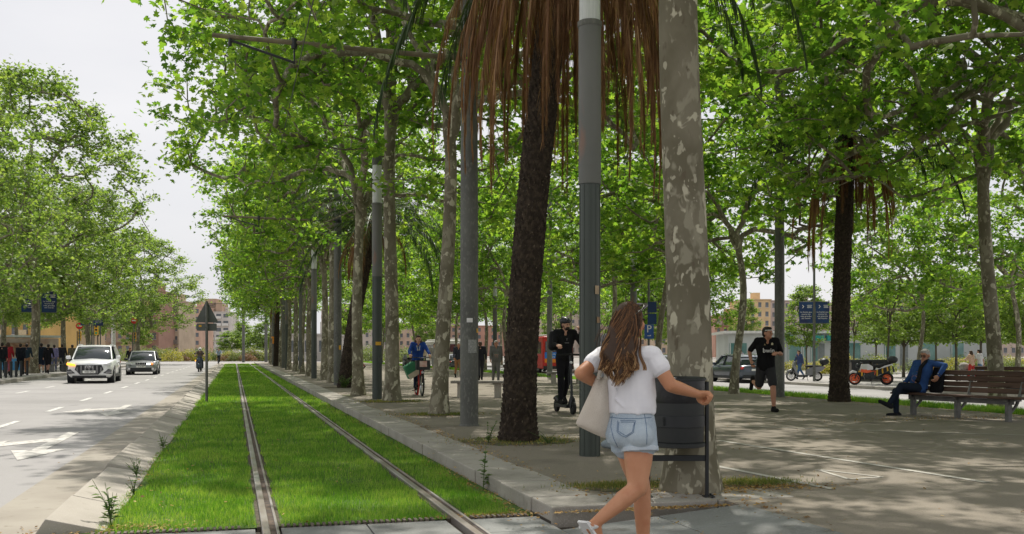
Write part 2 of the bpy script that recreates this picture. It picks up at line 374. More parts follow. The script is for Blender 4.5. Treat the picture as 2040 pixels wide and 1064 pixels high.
A = [at(1432, 878, .13), at(1968, 962, .13), at(1432, 930, .13), at(1660, 975, .13), at(940, 831, .13), at(1110, 864, .13)]
def stripe(a, c, w):
    t = (c - a).normalized(); n = Vector((-t.y, t.x, 0)) * w / 2
    return [tuple(p)[:2] for p in (a - n, c - n, c + n, a + n)][::1]
TR = [at(1628, 936, .13), at(1690, 955, .13), at(1758, 951, .13)]
paint('cycle_lane_line', [stripe(A[0], A[1], .085), stripe(A[2] + (A[2] - A[3]) * .55, A[3], .085), stripe(A[0] + (A[0] - A[1]) * .9, A[0] + (A[0] - A[1]) * .08, .085), stripe(at(1480, 850, .13), at(2060, 868, .13), .07)]
      + [stripe(TR[i], TR[(i + 1) % 3], .045) for i in range(3)], layered('cycle_paint', [(.46, .44, .39), ((.3, .28, .245), 12, .5, .68, 6)], bump=.1), .135)
# ------------------------------------------------------------------ grass blades (real blades)
def blades(name, n, fx, fy, h, w, mats, z0=0., ok=None, lean=.5):
    X = fx(n); Y = fy(n)
    if ok is not None:
        k = ok(X, Y); X, Y = X[k], Y[k]; n = len(X)
    a = rng.uniform(0, 2 * np.pi, n); H = h(Y) * rng.uniform(.5, 1.25, n); W = w(Y) * rng.uniform(.7, 1.3, n)
    ln = rng.uniform(0, lean, n) * H; b2 = rng.uniform(0, 2 * np.pi, n)
    ca, sa = np.cos(a) * W / 2, np.sin(a) * W / 2
    V = np.empty((n, 3, 3)); V[:, 0] = np.c_[X - ca, Y - sa, np.full(n, z0)]; V[:, 1] = np.c_[X + ca, Y + sa, np.full(n, z0)]
    V[:, 2] = np.c_[X + np.cos(b2) * ln, Y + np.sin(b2) * ln, z0 + H]
    me = np_mesh(name, V.reshape(-1, 3), np.arange(3 * n), np.arange(0, 3 * n, 3), mats)
    o = bpy.data.objects.new(name, me); col.objects.link(o); return o
M_grass = leafmat('grass_blade', (.06, .15, .018), (.125, .25, .035), (.27, .35, .09), .45, .6, nscale=1.6)
def off_rail(X, Y):
    e = .03 * np.sin(Y * 3.1) + .02 * np.sin(Y * 7.7 + 1)
    ok = (np.abs(X - .26) > .095 + e * .6) & (np.abs(X - 1.75) > .095 + e * .6)
    ok &= X > -.97 + .08 * np.sin(Y * 1.3) + .06 * np.sin(Y * 3.7); ok &= X < 2.34 - .1 * np.abs(np.sin(Y * 1.1) * np.sin(Y * 2.7 + 1)) - .22 * np.clip((10 - Y) / 2, 0, 1) * rng.uniform(0, 1, len(X))
    ok &= ~((Y > 97) & (Y < 101)) & (Y < 118)
    clump = np.sin(X * 5 + Y * 1.7) * np.sin(Y * 2.3 - X * 3) + .35 * np.sin(X * 13 + 1) * np.sin(Y * 11)
    big = np.sin(X * 1.9 + .7 * Y + 1) * np.sin(Y * .83 - X * 1.3)
    return ok & (rng.uniform(0, 1, len(X)) < .74 + .28 * clump + .22 * big)
ylog = lambda a, c, p: (lambda n: (a ** p + (c ** p - a ** p) * rng.uniform(0, 1, n)) ** (1 / p))
g = blades('grass', 210000, lambda n: rng.uniform(-1.0, 2.36, n), ylog(7.92, 117, -.75), lambda Y: .045 + .0006 * Y, lambda Y: .0045 * (Y / 8) ** .9, [M_grass], 0, off_rail)
tag(g, 'short green lawn growing between and beside the tram rails', 'grass', kind='stuff')
g = blades('grass', 60000, lambda n: rng.uniform(14.82, 15.9, n), ylog(12, 120, -.5), lambda Y: .11 + .0006 * Y, lambda Y: .012 * (Y / 18) ** .9, [M_grass], .1)
tag(g, 'long strip of green grass between the promenade and the side road', 'grass', kind='stuff')
# leaf litter
M_litter = leafmat('dry_leaf', (.16, .08, .025), (.34, .2, .06), (.46, .33, .14), .15, .8)
def litter(spots):
    P = []
    for x, y, rx, ry, n, z in spots:
        P.append(np.c_[rng.normal(x, rx, n), rng.normal(y, ry, n), np.full(n, z)])
    P = np.concatenate(P); n = len(P); s = rng.uniform(.006, .021, n); a = rng.uniform(0, 6.28, n)
    u = np.c_[np.cos(a), np.sin(a), rng.normal(0, .25, n)] * s[:, None]; w = np.c_[-np.sin(a), np.cos(a), rng.normal(0, .25, n)] * s[:, None] * .6
    V = np.stack([P - u, P + w, P + u, P - w], 1); V[:, :, 2] += .006
    me = np_mesh('leaf_litter', V.reshape(-1, 3), np.arange(4 * n), np.arange(0, 4 * n, 4), [M_litter]); o = bpy.data.objects.new('leaf_litter', me); col.objects.link(o)
    return tag(o, 'dry yellow brown leaf litter scattered along the kerb and the tree pits', 'leaf litter', kind='stuff')
sp = [(3.9, 8.3, .5, .35, 900, .135), (4.6, 8.0, .35, .12, 700, .135), (3.2, 7.36, .5, .035, 900, .1), (4.0, 7.0, .1, .5, 110, .134), (3.0, 14, .08, 4.5, 900, .134), (2.32, 9.6, .1, 1.2, 500, .01),
      (-.95, 8.1, .3, .12, 500, .01), (3.8, 13.1, .5, .4, 500, .135), (3.9, 19.2, .6, .4, 600, .135), (3.8, 24.6, .6, .4, 500, .135), (-1.0, 11, .07, 2, 400, .02), (14.5, 20, .3, 6, 1500, .135), (13.0, 15.6, 1.6, .35, 900, .135), (7, 16, 4, 7, 700, .135), (2.1, 7.95, .3, .06, 400, .01), (.9, 14, .8, 5, 160, .045), (-.4, 12, .4, 3, 90, .045), (2.25, 20, .06, 8, 700, .02)]
L_ = litter(sp)
# ------------------------------------------------------------------ trees
M_bark = layered('plane_bark', [(.195, .175, .125), ((.135, .12, .08), 2.5, .44, .6, 4), ((.26, .24, .175), 7, .55, .6, 3), ((.12, .1, .067), 9, .6, .66, 4), ((.45, .42, .315), 7.5, .6, .63, 3), ((.36, .335, .25), 13, .63, .66, 2)], rough=.8, bump=.35, bscale=26, stretch=(1, 1, .6), dist=.45)
M_barkd = layered('dark_bark', [(.13, .115, .085), ((.085, .073, .052), 3, .42, .6, 5), ((.2, .18, .135), 9, .6, .66, 3)], rough=.85, bump=.3, bscale=30, stretch=(1, 1, .4))
M_leaf = leafmat('plane_leaf', (.055, .118, .02), (.112, .198, .036), (.21, .285, .066), .61)
M_leaf2 = leafmat('street_leaf', (.07, .12, .032), (.12, .185, .052), (.2, .255, .09), .5)
M_leaf3 = leafmat('young_leaf', (.08, .14, .03), (.13, .2, .04), (.2, .27, .07), .42)
HALF = np.array([(0, 0), (.27, -.06), (.5, .2), (.26, .33), (.46, .66), (.17, .6), (0, 1.0)])
def leaf_mesh(name, P, size, m, rs, up=.55, simple=False):
    n = len(P)
    nr = rs.normal(0, 1, (n, 3)); nr[:, 2] = np.abs(nr[:, 2]) + up; nr /= np.linalg.norm(nr, axis=1)[:, None]
    d = rs.normal(0, 1, (n, 3)); d[:, 2] -= .5; d -= nr * (d * nr).sum(1)[:, None]; d /= np.linalg.norm(d, axis=1)[:, None]
    e = np.cross(nr, d); S = (size * rs.uniform(.65, 1.25, n))[:, None]
    if simple: H = np.array([(0, 0), (.32, .3), (0, 1.)])
    else: H = HALF
    T = [(x, y) for x, y in H] + [(-x, y) for x, y in H[1:-1]]; k = len(H); nv = len(T)
    fold = rs.uniform(.0, .5, n)[:, None]; curl = rs.uniform(-.1, .35, n)[:, None]
    V = np.empty((n, nv, 3))
    for i, (x, y) in enumerate(T): V[:, i] = P + S * (x * e + y * d - (abs(x) * fold + y * y * curl) * nr)
    right = list(range(k)); left = [0, k - 1] + list(range(nv - 1, k - 1, -1))
    lp = np.array(right + left); loops = (np.arange(n)[:, None] * nv + lp[None]).ravel()
    st = (np.arange(n)[:, None] * (2 * k) + np.array([0, k])[None]).ravel()
    return np_mesh(name, V.reshape(-1, 3), loops, st, [m])
def skeleton(rs, fork, H, Rc, zlo, n_attr, leader, r0, limbs=6, wob=.12, gap=.0, shape=1.0, umb=0.):
    pos = []; par = []
    zs = np.arange(0, fork + .01, .35); ph = rs.uniform(0, 6, 4)
    for i, z in enumerate(zs):
        f = z / max(fork, .1)
        pos.append((wob * (math.sin(z * .9 + ph[0]) - math.sin(ph[0])) * f, wob * (math.sin(z * .8 + ph[1]) - math.sin(ph[1])) * f, z)); par.append(i - 1)
    top = len(pos) - 1
    def grow(a, p, stiff=.5):                 # a curved branch from node a to point p
        A = np.array(pos[a]); p = np.array(p); L = np.linalg.norm(p - A); k = max(1, int(round(L / .42)))
        pd = A - np.array(pos[par[a]]) if par[a] >= 0 else np.array([0, 0, 1.]); pd = pd / (np.linalg.norm(pd) + 1e-9)
        c = A + pd * L * stiff; prev = a
        j = rs.normal(0, .05, (k, 3)) * min(1, L)
        for i in range(1, k + 1):
            t = i / k; q = (1 - t) ** 2 * A + 2 * t * (1 - t) * c + t * t * p + (j[i - 1] if i < k else 0)
            pos.append(tuple(q)); par.append(prev); prev = len(pos) - 1
        return prev
    def rad(z):
        t = (z - zlo) / (H - zlo); t = min(max(t, 0), 1)
        return Rc * (math.sin(math.pi * (t * .86 + .1) ** .75 * .98) ** .6) * shape
    if leader: grow(top, (rs.normal(0, .3), rs.normal(0, .3), fork + (H - fork) * .72), .5)
    a0 = rs.uniform(0, 6.28)
    for i in range(limbs):
        a = a0 + i * 6.283 / limbs + rs.normal(0, .25); z = fork + (H - fork) * rs.uniform(.2, .62); r = rad(z) * rs.uniform(.45, .7)
        src = top if not leader else rs.integers(top, min(len(pos) - 1, top + int((H - fork) * .9)) + 1) if i % 2 else max(0, top - rs.integers(0, 3))
        grow(src, (r * math.cos(a), r * math.sin(a), z), rs.uniform(.25, .5))
    At = []
    ks = rs.uniform(.25, .5, (3, 3)) * rs.choice([-1, 1], (3, 3)); kp = rs.uniform(0, 6, 3)
    while len(At) < n_attr:
        z = zlo + (H - zlo) * rs.uniform(0, 1) ** 1.1; a = rs.uniform(0, 6.28); rr = rad(z) * rs.uniform(.08, 1) ** .55
        p = np.array([rr * math.cos(a), rr * math.sin(a), z]); nz = np.sin(ks @ p * 2.2 + kp).sum() / 3
        low = fork + 3.4 * umb - (2.2 + 3.4 * umb) * (rr / Rc) ** 1.2 if umb else -9
        if z > low and (nz > -.4 + gap or rs.uniform() < .1): At.append(p)
    At.sort(key=lambda p: np.linalg.norm(p - np.array([0, 0, fork])))
    tips = []
    for p in At:
        Q = np.array(pos[max(0, top - 1):]); d = np.linalg.norm(Q - p, axis=1) + .9 * np.clip(Q[:, 2] - p[2], 0, None)
        tips.append(grow(int(d.argmin()) + max(0, top - 1), p, .35))
    n = len(pos); cnt = np.zeros(n)
    for t in tips: cnt[t] += 1
    for i in range(n - 1, 0, -1): cnt[par[i]] += cnt[i]
    P = np.array(pos); rad_ = .0135 * np.maximum(cnt, .6) ** .48 * (r0 / .17) ** .4
    for i in range(top + 1):
        f = P[i, 2] / fork; rad_[i] = r0 * (1 - .27 * f) + r0 * .42 * math.exp(-P[i, 2] / .3)
    rad_[top + 1:] = np.minimum(rad_[top + 1:], r0 * .62)
    return P, np.array(par), rad_, top, np.array([P[t] for t in tips])
def wood_mesh(name, P, par, rad_, top, m, far=False):
    n = len(P); ch = [[] for _ in range(n)]
    for i in range(1, n): ch[par[i]].append(i)
    b = MB(); start = [(None, 0)]
    while start:
        a, i = start.pop(); chain = [i]
        while ch[chain[-1]]:
            c = sorted(ch[chain[-1]], key=lambda k: -rad_[k]); 
            for k in c[1:]: start.append((chain[-1], k))
            chain.append(c[0])
        pts = [P[k] for k in chain]; rs_ = [rad_[k] for k in chain]
        if a is not None: pts = [P[a]] + pts; rs_ = [min(rs_[0] * 1.15, rad_[a])] + rs_
        if len(pts) < 2: continue
        rm = max(rs_); sides = 16 if i == 0 else 8 if rm > .05 else 5 if rm > .02 else 3
        if far: sides = max(3, sides // 2)
        b.tube(pts, rs_, sides, 0, cap=False)
    return b.mesh(name, m, smooth=180)
def make_tree(seed, fork=5., H=13.5, Rc=5.4, zlo=4.7, n_attr=300, leader=False, r0=.17, limbs=6, per=51, leaf=.158, spread=.36, m_leaf=None, m_bark=None, gap=0., simple=False, wob=.12, far=False, shape=1., umb=0., name='plane_tree'):
    rs = np.random.default_rng(seed)
    P, par, rad_, top, tips = skeleton(rs, fork, H, Rc, zlo, n_attr, leader, r0, limbs, wob, gap, shape, umb)
    e = empty(name)
    o = bpy.data.objects.new('trunk', wood_mesh('trunk', P, par, rad_, top, m_bark or M_bark, far)); col.objects.link(o); o.parent = e
    k = rs.poisson(per, len(tips)); C = np.repeat(tips, k, axis=0)
    off = rs.normal(0, 1, (len(C), 3)) * spread * np.array([1.15, 1.15, .62]); off *= rs.uniform(.3, 1, (len(C), 1))
    o = bpy.data.objects.new('crown', leaf_mesh('crown', C + off, leaf, m_leaf or M_leaf, rs, simple=simple)); col.objects.link(o); o.parent = e
    return e
protos = []
def proto(**k):
    t = make_tree(**k); t['unplaced'] = 1; protos.append(t); return t
T = [proto(seed=11, H=14.5, Rc=5.6, umb=1., wob=.06), proto(seed=23, leader=True, H=15.5, fork=6.6, limbs=7, n_attr=320, umb=.7, wob=.04), proto(seed=37, fork=5.5, H=14, Rc=5.8, limbs=5, umb=1., wob=.07), proto(seed=41, leader=True, fork=5.2, H=15.5, Rc=5.4, n_attr=320, umb=.9, wob=.06)]
TR_ = proto(seed=91, fork=5., H=14.5, Rc=7.2, zlo=4.6, n_attr=390, limbs=7, umb=.75, wob=.07)
TB = proto(seed=5, fork=7.0, H=16, Rc=6, r0=.205, zlo=6.6, n_attr=300, limbs=6, wob=.1)
TL = [proto(seed=51, fork=5., H=17, Rc=7., zlo=4.6, n_attr=430, r0=.26, per=56, leaf=.19, spread=.42, m_leaf=M_leaf2, gap=.12, limbs=7, leader=True),
      proto(seed=53, fork=4.6, H=16, Rc=6.6, zlo=4.2, n_attr=400, r0=.24, per=56, leaf=.19, spread=.42, m_leaf=M_leaf2, gap=.1, limbs=7)]
TS = [proto(seed=61, fork=2.3, H=5.6, Rc=1.9, zlo=2.0, n_attr=150, r0=.075, per=55, leaf=.13, spread=.24, m_leaf=M_leaf3, m_bark=M_barkd, limbs=6, leader=True, wob=.03, name='round_tree'),
      proto(seed=63, fork=2.5, H=6.3, Rc=1.7, zlo=2.1, n_attr=140, r0=.07, per=50, leaf=.13, spread=.24, m_leaf=M_leaf3, m_bark=M_barkd, limbs=5, leader=True, wob=.03, name='round_tree')]
TY = proto(seed=71, fork=2.6, H=7, Rc=1.5, zlo=2.3, n_attr=70, r0=.055, per=24, leaf=.14, spread=.26, m_leaf=M_leaf3, m_bark=M_barkd, limbs=5, leader=True, wob=.05, gap=.2, name='young_tree')
TG = [proto(seed=81, fork=4.2, H=11.5, Rc=5.2, zlo=3.6, n_attr=270, r0=.115, per=56, leaf=.165, spread=.34, umb=.5, m_leaf=M_leaf, limbs=4, wob=.2),
      proto(seed=83, fork=4.4, H=12, Rc=5.3, zlo=3.6, n_attr=280, r0=.125, per=56, leaf=.165, spread=.34, umb=.5, m_leaf=M_leaf, limbs=3, wob=.25)]
def plant(p, loc, rz, label=None, scale=1., cat='tree', group=None, tilt=None):
    p0 = p
    if p.get('unplaced'):
        del p['unplaced']; p.location = loc; p.rotation_euler = (tilt[0] if tilt else 0, tilt[1] if tilt else 0, rz); p.scale = (scale,) * 3 if not hasattr(scale, '__len__') else scale
        return tag(p, label, cat, group)
    return copy_tree(p, loc, rz, label, scale, group, tilt)
GR = 'plane trees in a row along the tram track'; GM = 'plane trees along the grass strip by the side road'; GL = 'tall plane trees on the pavement beyond the road'
plant(TB, (3.89, 8.05, .11), 1.0, 'thick mottled plane tree trunk right behind the litter bin', 1.0, group=GR, tilt=(0, R(-1.2)))
plant(T[2], (3.87, 19.2, .12), .4, 'leaning plane tree between the red bike and the thick steel tram pole', .96, group=GR, tilt=(0, R(3.2)))
plant(T[1], (3.78, 24.6, .12), 2.2, 'straight plane tree just right of the lamp post whose whole glass top shows', 1.06, group=GR)
plant(T[0], (3.4, 28.4, .12), 3.9, 'plane tree half hidden by the left side of a lamp post, right of a palm', .97, group=GR, tilt=(0, R(1)))
ROW = [(40.2, 'plane tree just left of the second steel tram pole'), (44.6, 'plane tree touching the right side of the thinner far lamp post'), (51.5, 'plane tree left of the thinner far lamp post'), (58, None), (66, None), (71, None), (80, None), (88, None), (95, None), (104, None), (113, None)]
for i, (y, lab) in enumerate(ROW):
    plant(T[(i * 3 + 1) % 4], (3.75 + .1 * math.sin(i * 2), y, .12), i * 1.7, lab or 'slim plane tree far down the row that lines the tram track', .9 + .06 * math.sin(i * 1.9), group=GR)
# right-hand row on the grass strip
RW = [(1460, 15.1, 1, 'slim plane tree to the left of the runner, on the grass strip', (0, R(-2.5)), .9), (1985, None, 0, 'sturdy plane tree directly behind the wooden bench', (0, R(-2)), 1.),
      (1318, None, 1, 'leaning slim plane tree next to the parking sign', (0, R(-5)), .95), (1337, None, 0, 'forked thin plane tree right of the parking sign', None, .8)]
plant(TR_, at_x(1988, 16.4, .1), 5.2, RW[1][3], 1.0, group=GM, tilt=(0, R(-3)))
plant(TG[1], at_y(1462, 26.5, .12), 3.6, RW[0][3], 1., group=GM, tilt=(0, R(-2)))
plant(TG[0], at_x(1310, 14.6, .12), 1.2, RW[2][3], 1.05, group=GM, tilt=(0, R(-4)))
plant(TG[1], at_x(1336, 28.6, ZP), 4.4, RW[3][3], .92, group=GM)
plant(TG[0], at_x(1212, 15.3, .12), 2.4, 'slim plane tree seen just right of the nearest lamp post', 1.05, group=GM)
plant(TG[1], at_x(1012, 15.3, .12), .6, 'forked slim plane tree just left of the dark palm, beyond the old man in grey', 1., group=GM)
plant(TG[0], at_x(966, 15.2, .12), 3.3, 'slim plane tree behind the end of the grey stone bench', 1.02, group=GM)
plant(TR_, at_x(2110, 15.4, .12), 1.9, 'plane tree just outside the frame at the right edge', .95, group=GM)
plant(TR_, (12.2, 11.8, .12), .7, 'plane tree whose crown hangs in from beyond the right edge', .98, group=GM)
for i, y in enumerate((69, 77, 86, 96, 107)):
    plant(TG[i % 2], (15.3, y, .12), i * 2.3, 'small plane tree far along the grass strip', 1., group='distant trees along the grass strip')
for i, (x, y) in enumerate([(29, 62), (29.4, 72), (29, 84), (29, 98), (30, 112), (36, 90), (43, 104)]):
    plant(T[i % 4] if i > 0 else TG[1], (x, y, ZP), i * 1.3, 'leafy plane tree on the far pavement of the side road', .92, group='plane trees across the side road')
plant(TG[0], at_y(1828, 42, ZP), 2.0, 'slim plane tree with one bare bent limb, left of the seated man', .95, group='plane trees across the side road')
plant(TG[1], at_y(2026, 36, ZP), 4.0, 'dark plane tree peeping out behind the trunk at the bench', 1.0, group='plane trees across the side road')
# young round trees of the square on the right
for i, (px, Y, s, p, lab) in enumerate([(1607, 58, .95, 1, 'small round tree under the two navy banners'), (1700, 46, 1.0, 2, 'thin pale young tree right of the dark palm'), (1768, 44, 1.15, 2, 'thin tall young tree between the two yellow numbered planters'),
        (1800, 50, 1.05, 0, None), (1905, 47, 1.1, 0, None), (1865, 56, 1.1, 1, None), (1955, 52, 1.2, 0, None), (2030, 40, 1.0, 1, None), (1745, 62, 1.05, 1, None), (1990, 60, 1.2, 0, None), (2075, 50, 1.1, 0, None)]):
    plant((TS + [TY])[p], at_y(px, Y * 1.04, ZP), i * 1.1, lab or 'dense light green round tree in the square beyond the side road', s, group='young trees in the square')
# left pavement
for i, (px, Y, s, lab) in enumerate([(66, 62, 1.0, 'big plane tree beside the pole that carries two navy banners'), (128, 74, .8, 'slimmer plane tree left of the white off-road car'), (178, 88, .85, 'plane tree behind the roof of the white off-road car'), (-120, 50, .84, 'tall plane tree at the left edge of the picture'), (8, 80, .8, 'dark trunked plane tree at the far left behind the walkers')]):
    plant(TL[i % 2], at_y(px, Y, .15) if i not in (0, 3) else (at_y(px, Y, .15)), i * 2.2 + .4, lab, s, group=GL)
plant(TL[0], at_y(276, 116, .05), 3.3, 'broad round crowned plane tree behind the dark saloon car', (1.05, 1.05, .82), group=GL)
for i, (x, y) in enumerate([(-20, 104), (-26, 74), (-34, 100)]): plant(TL[i % 2], (x, y, .1), i * 1.4, 'plane tree deep in the left hand square', .8, group=GL)
for i in range(16):
    x = -34 + i * 9 + 3 * math.sin(i * 3.1)
    if -13 < x < 2 : continue
    plant(TS[i % 2], (x, 190 + 14 * math.sin(i * 1.9), 0), i * 1.2, 'distant bushy tree behind the end of the avenue', 1.9 + .5 * math.sin(i * 2.3), group='distant trees at the end of the avenue')
for i, px in enumerate((462, 482, 505, 525, 548, 572)):
    plant(TS[i % 2], at_y(px, 195 + 6 * (i % 3), 0), i * 1.7, 'distant bushy tree behind the end of the avenue', (1.6, 1.6, .95 + .15 * (i % 2)), group='distant trees at the end of the avenue')
# ------------------------------------------------------------------ palms
M_palm = layered('palm_bark', [(.032, .024, .018), ((.06, .045, .032), 14, .46, .62, 4), ((.14, .11, .08), 26, .64, .7, 3)], rough=.95, bump=.8, bscale=40)
M_frond = leafmat('palm_frond', (.02, .045, .012), (.035, .065, .02), (.06, .09, .03), .2, .45)
M_dead = leafmat('dead_frond', (.13, .062, .034), (.22, .115, .065), (.36, .22, .125), .25, .85)
def frond(V, F, rs, base, az, e0, e1, L, nl, ll, w, hang=.35, sep=1.0, curve=1.0, rag=0.):
    d = np.array([math.cos(az), math.sin(az), 0]); side = np.array([-math.sin(az), math.cos(az), 0]); p = np.array(base, float); N = 14; pts = [p.copy()]; tg = []
    for i in range(N):
        t = (i / (N - 1)) ** curve; e = e0 + (e1 - e0) * t; v = d * math.cos(e) + np.array([0, 0, math.sin(e)]); tg.append(v); p = p + v * L / N; pts.append(p.copy())
    pts = np.array(pts); tg.append(tg[-1])
    for i in range(N):                                             # the rib
        k = len(V); r = .022 * (1 - i / N) + .004; r2 = .022 * (1 - (i + 1) / N) + .004
        V += [pts[i] + side * r, pts[i] - side * r, pts[i + 1] - side * r2, pts[i + 1] + side * r2]; F.append((k, k + 1, k + 2, k + 3))
    for j in range(nl):
        t = .12 + .88 * j / nl; i = min(N - 1, int(t * N)); f = t * N - i; c = pts[i] * (1 - f) + pts[i + 1] * f; tv = tg[i]
        for s in (-1, 1):
            q = side * s * sep * rs.uniform(.4, 1) * (1 + rag * 5 * rs.uniform(0, 1) ** 5) + tv * rs.uniform(.5, 1.0) + np.array([0, 0, -hang * rs.uniform(.3, 1.2)]); q /= np.linalg.norm(q)
            l = ll * (math.sin(math.pi * min(1, t * .9 + .1)) * .75 + .3) * rs.uniform(.75, 1.15); k = len(V); up = np.cross(q, side); up /= np.linalg.norm(up) + 1e-9
            m = c + q * l * .5; tip = c + q * l + np.array([0, 0, -hang * l * .35]); a = np.cross(q, [0, 0, 1]); a = a / (np.linalg.norm(a) + 1e-9) * w
            a = a * .6 + up * w * rs.uniform(-.8, .8)
            V += [c, m + a, tip, m - a]; F.append((k, k + 1, k + 2, k + 3))
def palm(seed, h, r, loc, rz, label, n_green=34, n_dead=30, dead_len=(2.2, 3.7), dead_out=(.4, 1.5), tilt=None, green_len=3.6, bend=.4, scale=1., n_low=12):
    rs = np.random.default_rng(seed); e = empty('palm_tree', loc, rz, label, 'palm tree', 'palms among the plane trees'); b = MB(); prof = []
    n = 40; cx = lambda z: bend * (z / h) ** 1.6
    pts = [(cx(h * i / n), 0, h * i / n - .02) for i in range(n + 1)]
    rr = [r * (1.0 + .28 * math.exp(-i / n * h / .35) + .05 * math.sin(i * 1.9)) * (1 - .12 * i / n) for i in range(n + 1)]
    b.tube(pts, rr, 20, 0)
    rows = int(h / .065)
    for i in range(rows):                                          # stubs of old fronds in a spiral
        z = (i + .5) * h / rows
        for k in range(17):
            a = 2 * math.pi * (k + .5 * (i % 2)) / 17 + rs.normal(0, .05) + i * .04; ro = r * (1.0 + .28 * math.exp(-z / .35)) * (1 - .12 * z / h) + rs.uniform(.0, .012); c, s = math.cos(a), math.sin(a); tt = (-s, c)
            w = .042 * r / .24; q = .005 + rs.uniform(0, .016); x0 = cx(z)
            w *= rs.uniform(.7, 1.25)
            P_ = [(x0 + c * ro * .97 - tt[0] * w, s * ro * .97 - tt[1] * w, z - .04), (x0 + c * ro * .97 + tt[0] * w, s * ro * .97 + tt[1] * w, z - .04), (x0 + c * (ro + q), s * (ro + q), z + .03 + rs.uniform(-.01, .02)), (x0 + c * ro * .96 + tt[0] * w * .6, s * ro * .96 + tt[1] * w * .6, z + .05), (x0 + c * ro * .96 - tt[0] * w * .6, s * ro * .96 - tt[1] * w * .6, z + .05)]
            b.add(P_, [(0, 1, 2), (1, 3, 2), (3, 4, 2), (4, 0, 2)])
    b.build('trunk', M_palm, e, smooth=0)
    V = []; F = []; top = (cx(h), 0, h)
    for i in range(n_green):
        az = i * 2.4 + rs.normal(0, .15); f = i / n_green
        frond(V, F, rs, top, az, R(75) - R(75) * f + rs.normal(0, .1), R(-25) - R(60) * f, green_len * rs.uniform(.85, 1.1), 70, .42, .016, .35)
    for i in range(n_low):
        az = i * 2.4 + .7 + rs.normal(0, .2); frond(V, F, rs, top, az, R(12) + rs.normal(0, .12), R(-82), green_len * rs.uniform(1.05, 1.35), 90, .46, .014, .8, .5, curve=.8)
    def mk(name, V, F, m):
        me = bpy.data.meshes.new(name); me.from_pydata([tuple(v) for v in V], [], F); me.materials.append(m); o = bpy.data.objects.new(name, me); col.objects.link(o); o.parent = e
    mk('crown', V, F, M_frond)
    V = []; F = []
    for i in range(n_dead):
        az = i * 2.4 + rs.normal(0, .3); Ln = rs.uniform(*dead_len); o_ = rs.uniform(*dead_out)
        base = (top[0] + math.cos(az) * .2, math.sin(az) * .2, h - .15 - rs.uniform(0, .25))
        frond(V, F, rs, base, az, R(20) - R(45) * rs.uniform(0, 1), R(-93), Ln, 150, .4, .0058, 1.1, .15, rag=1., curve=.16 + .26 * o_ / 1.9)
    mk('dead_fronds', V, F, M_dead)
    if tilt: e.rotation_euler = (tilt[0], tilt[1], rz)
    e.scale = (scale,) * 3
    return e
palm(3, 7.6, .218, (3.78, 13.2, .12), 0, 'dark palm trunk with a skirt of brown dead fronds, nearest to the camera', n_dead=96, dead_len=(2.2, 4.3), dead_out=(.5, 1.9), bend=.75)
palm(4, 6.7, .215, tuple(at_y(1672, 21.6, .12)), 0, 'dark palm with hanging brown fronds beside the parked orange motorbike', n_dead=34, dead_len=(1.2, 3.4), dead_out=(.4, 1.6), bend=.25, green_len=3.0, n_low=3)
palm(6, 5.9, .23, (3.72, 34.8, .12), 0, 'leaning dark palm trunk behind the lamp post with a glass top', n_dead=24, dead_len=(1.6, 2.9), dead_out=(1.0, 2.2), n_low=3, bend=.75, tilt=(0, R(3)))
palm(8, 7, .24, (3.6, 90, .12), 0, 'distant dark palm near the far end of the tram row', n_dead=8, bend=.1)
# ------------------------------------------------------------------ tree pits and weeds
b = MB()
for x, y, rx, ry in [(3.98, 8.35, .95, .42), (3.78, 13.2, .8, .7), (3.87, 19.2, .75, .6), (3.74, 24.6, .75, .6), (3.4, 28.4, .7, .6), (3.72, 34.8, .8, .7)]:
    n = 26; b.add([(x + rx * (1 + .12 * math.sin(3.1 * k + x)) * math.cos(k * 6.283 / n), y + ry * (1 + .1 * math.sin(2.3 * k)) * math.sin(k * 6.283 / n), .1345) for k in range(n)], [tuple(range(n))])
tag(b.build('tree_pit', M_soil, smooth=0), kind='structure')
pits = [(3.98, 8.4, .45, .16), (4.7, 8.35, .2, .12), (3.3, 8.5, .2, .1), (3.78, 13.2, .4, .3), (3.74, 24.6, .3, .25), (3.87, 19.2, .3, .2)]
gx = np.concatenate([rng.normal(x, rx, 1500) for x, y, rx, ry in pits]); gy = np.concatenate([rng.normal(y, ry, 1500) for x, y, rx, ry in pits])
g = blades('pit_grass', len(gx), lambda n: gx, lambda n: gy, lambda Y: .035 + 0 * Y, lambda Y: .006 * (Y / 8), [leafmat('pit_blade', (.06, .1, .02), (.13, .16, .04), (.3, .24, .09), .3, .7)], .134)
tag(g, 'thin yellowing grass in the pits round the tree trunks', 'grass', kind='stuff')
M_weed = leafmat('weed_leaf', (.05, .1, .03), (.09, .15, .05), (.14, .19, .07), .35)
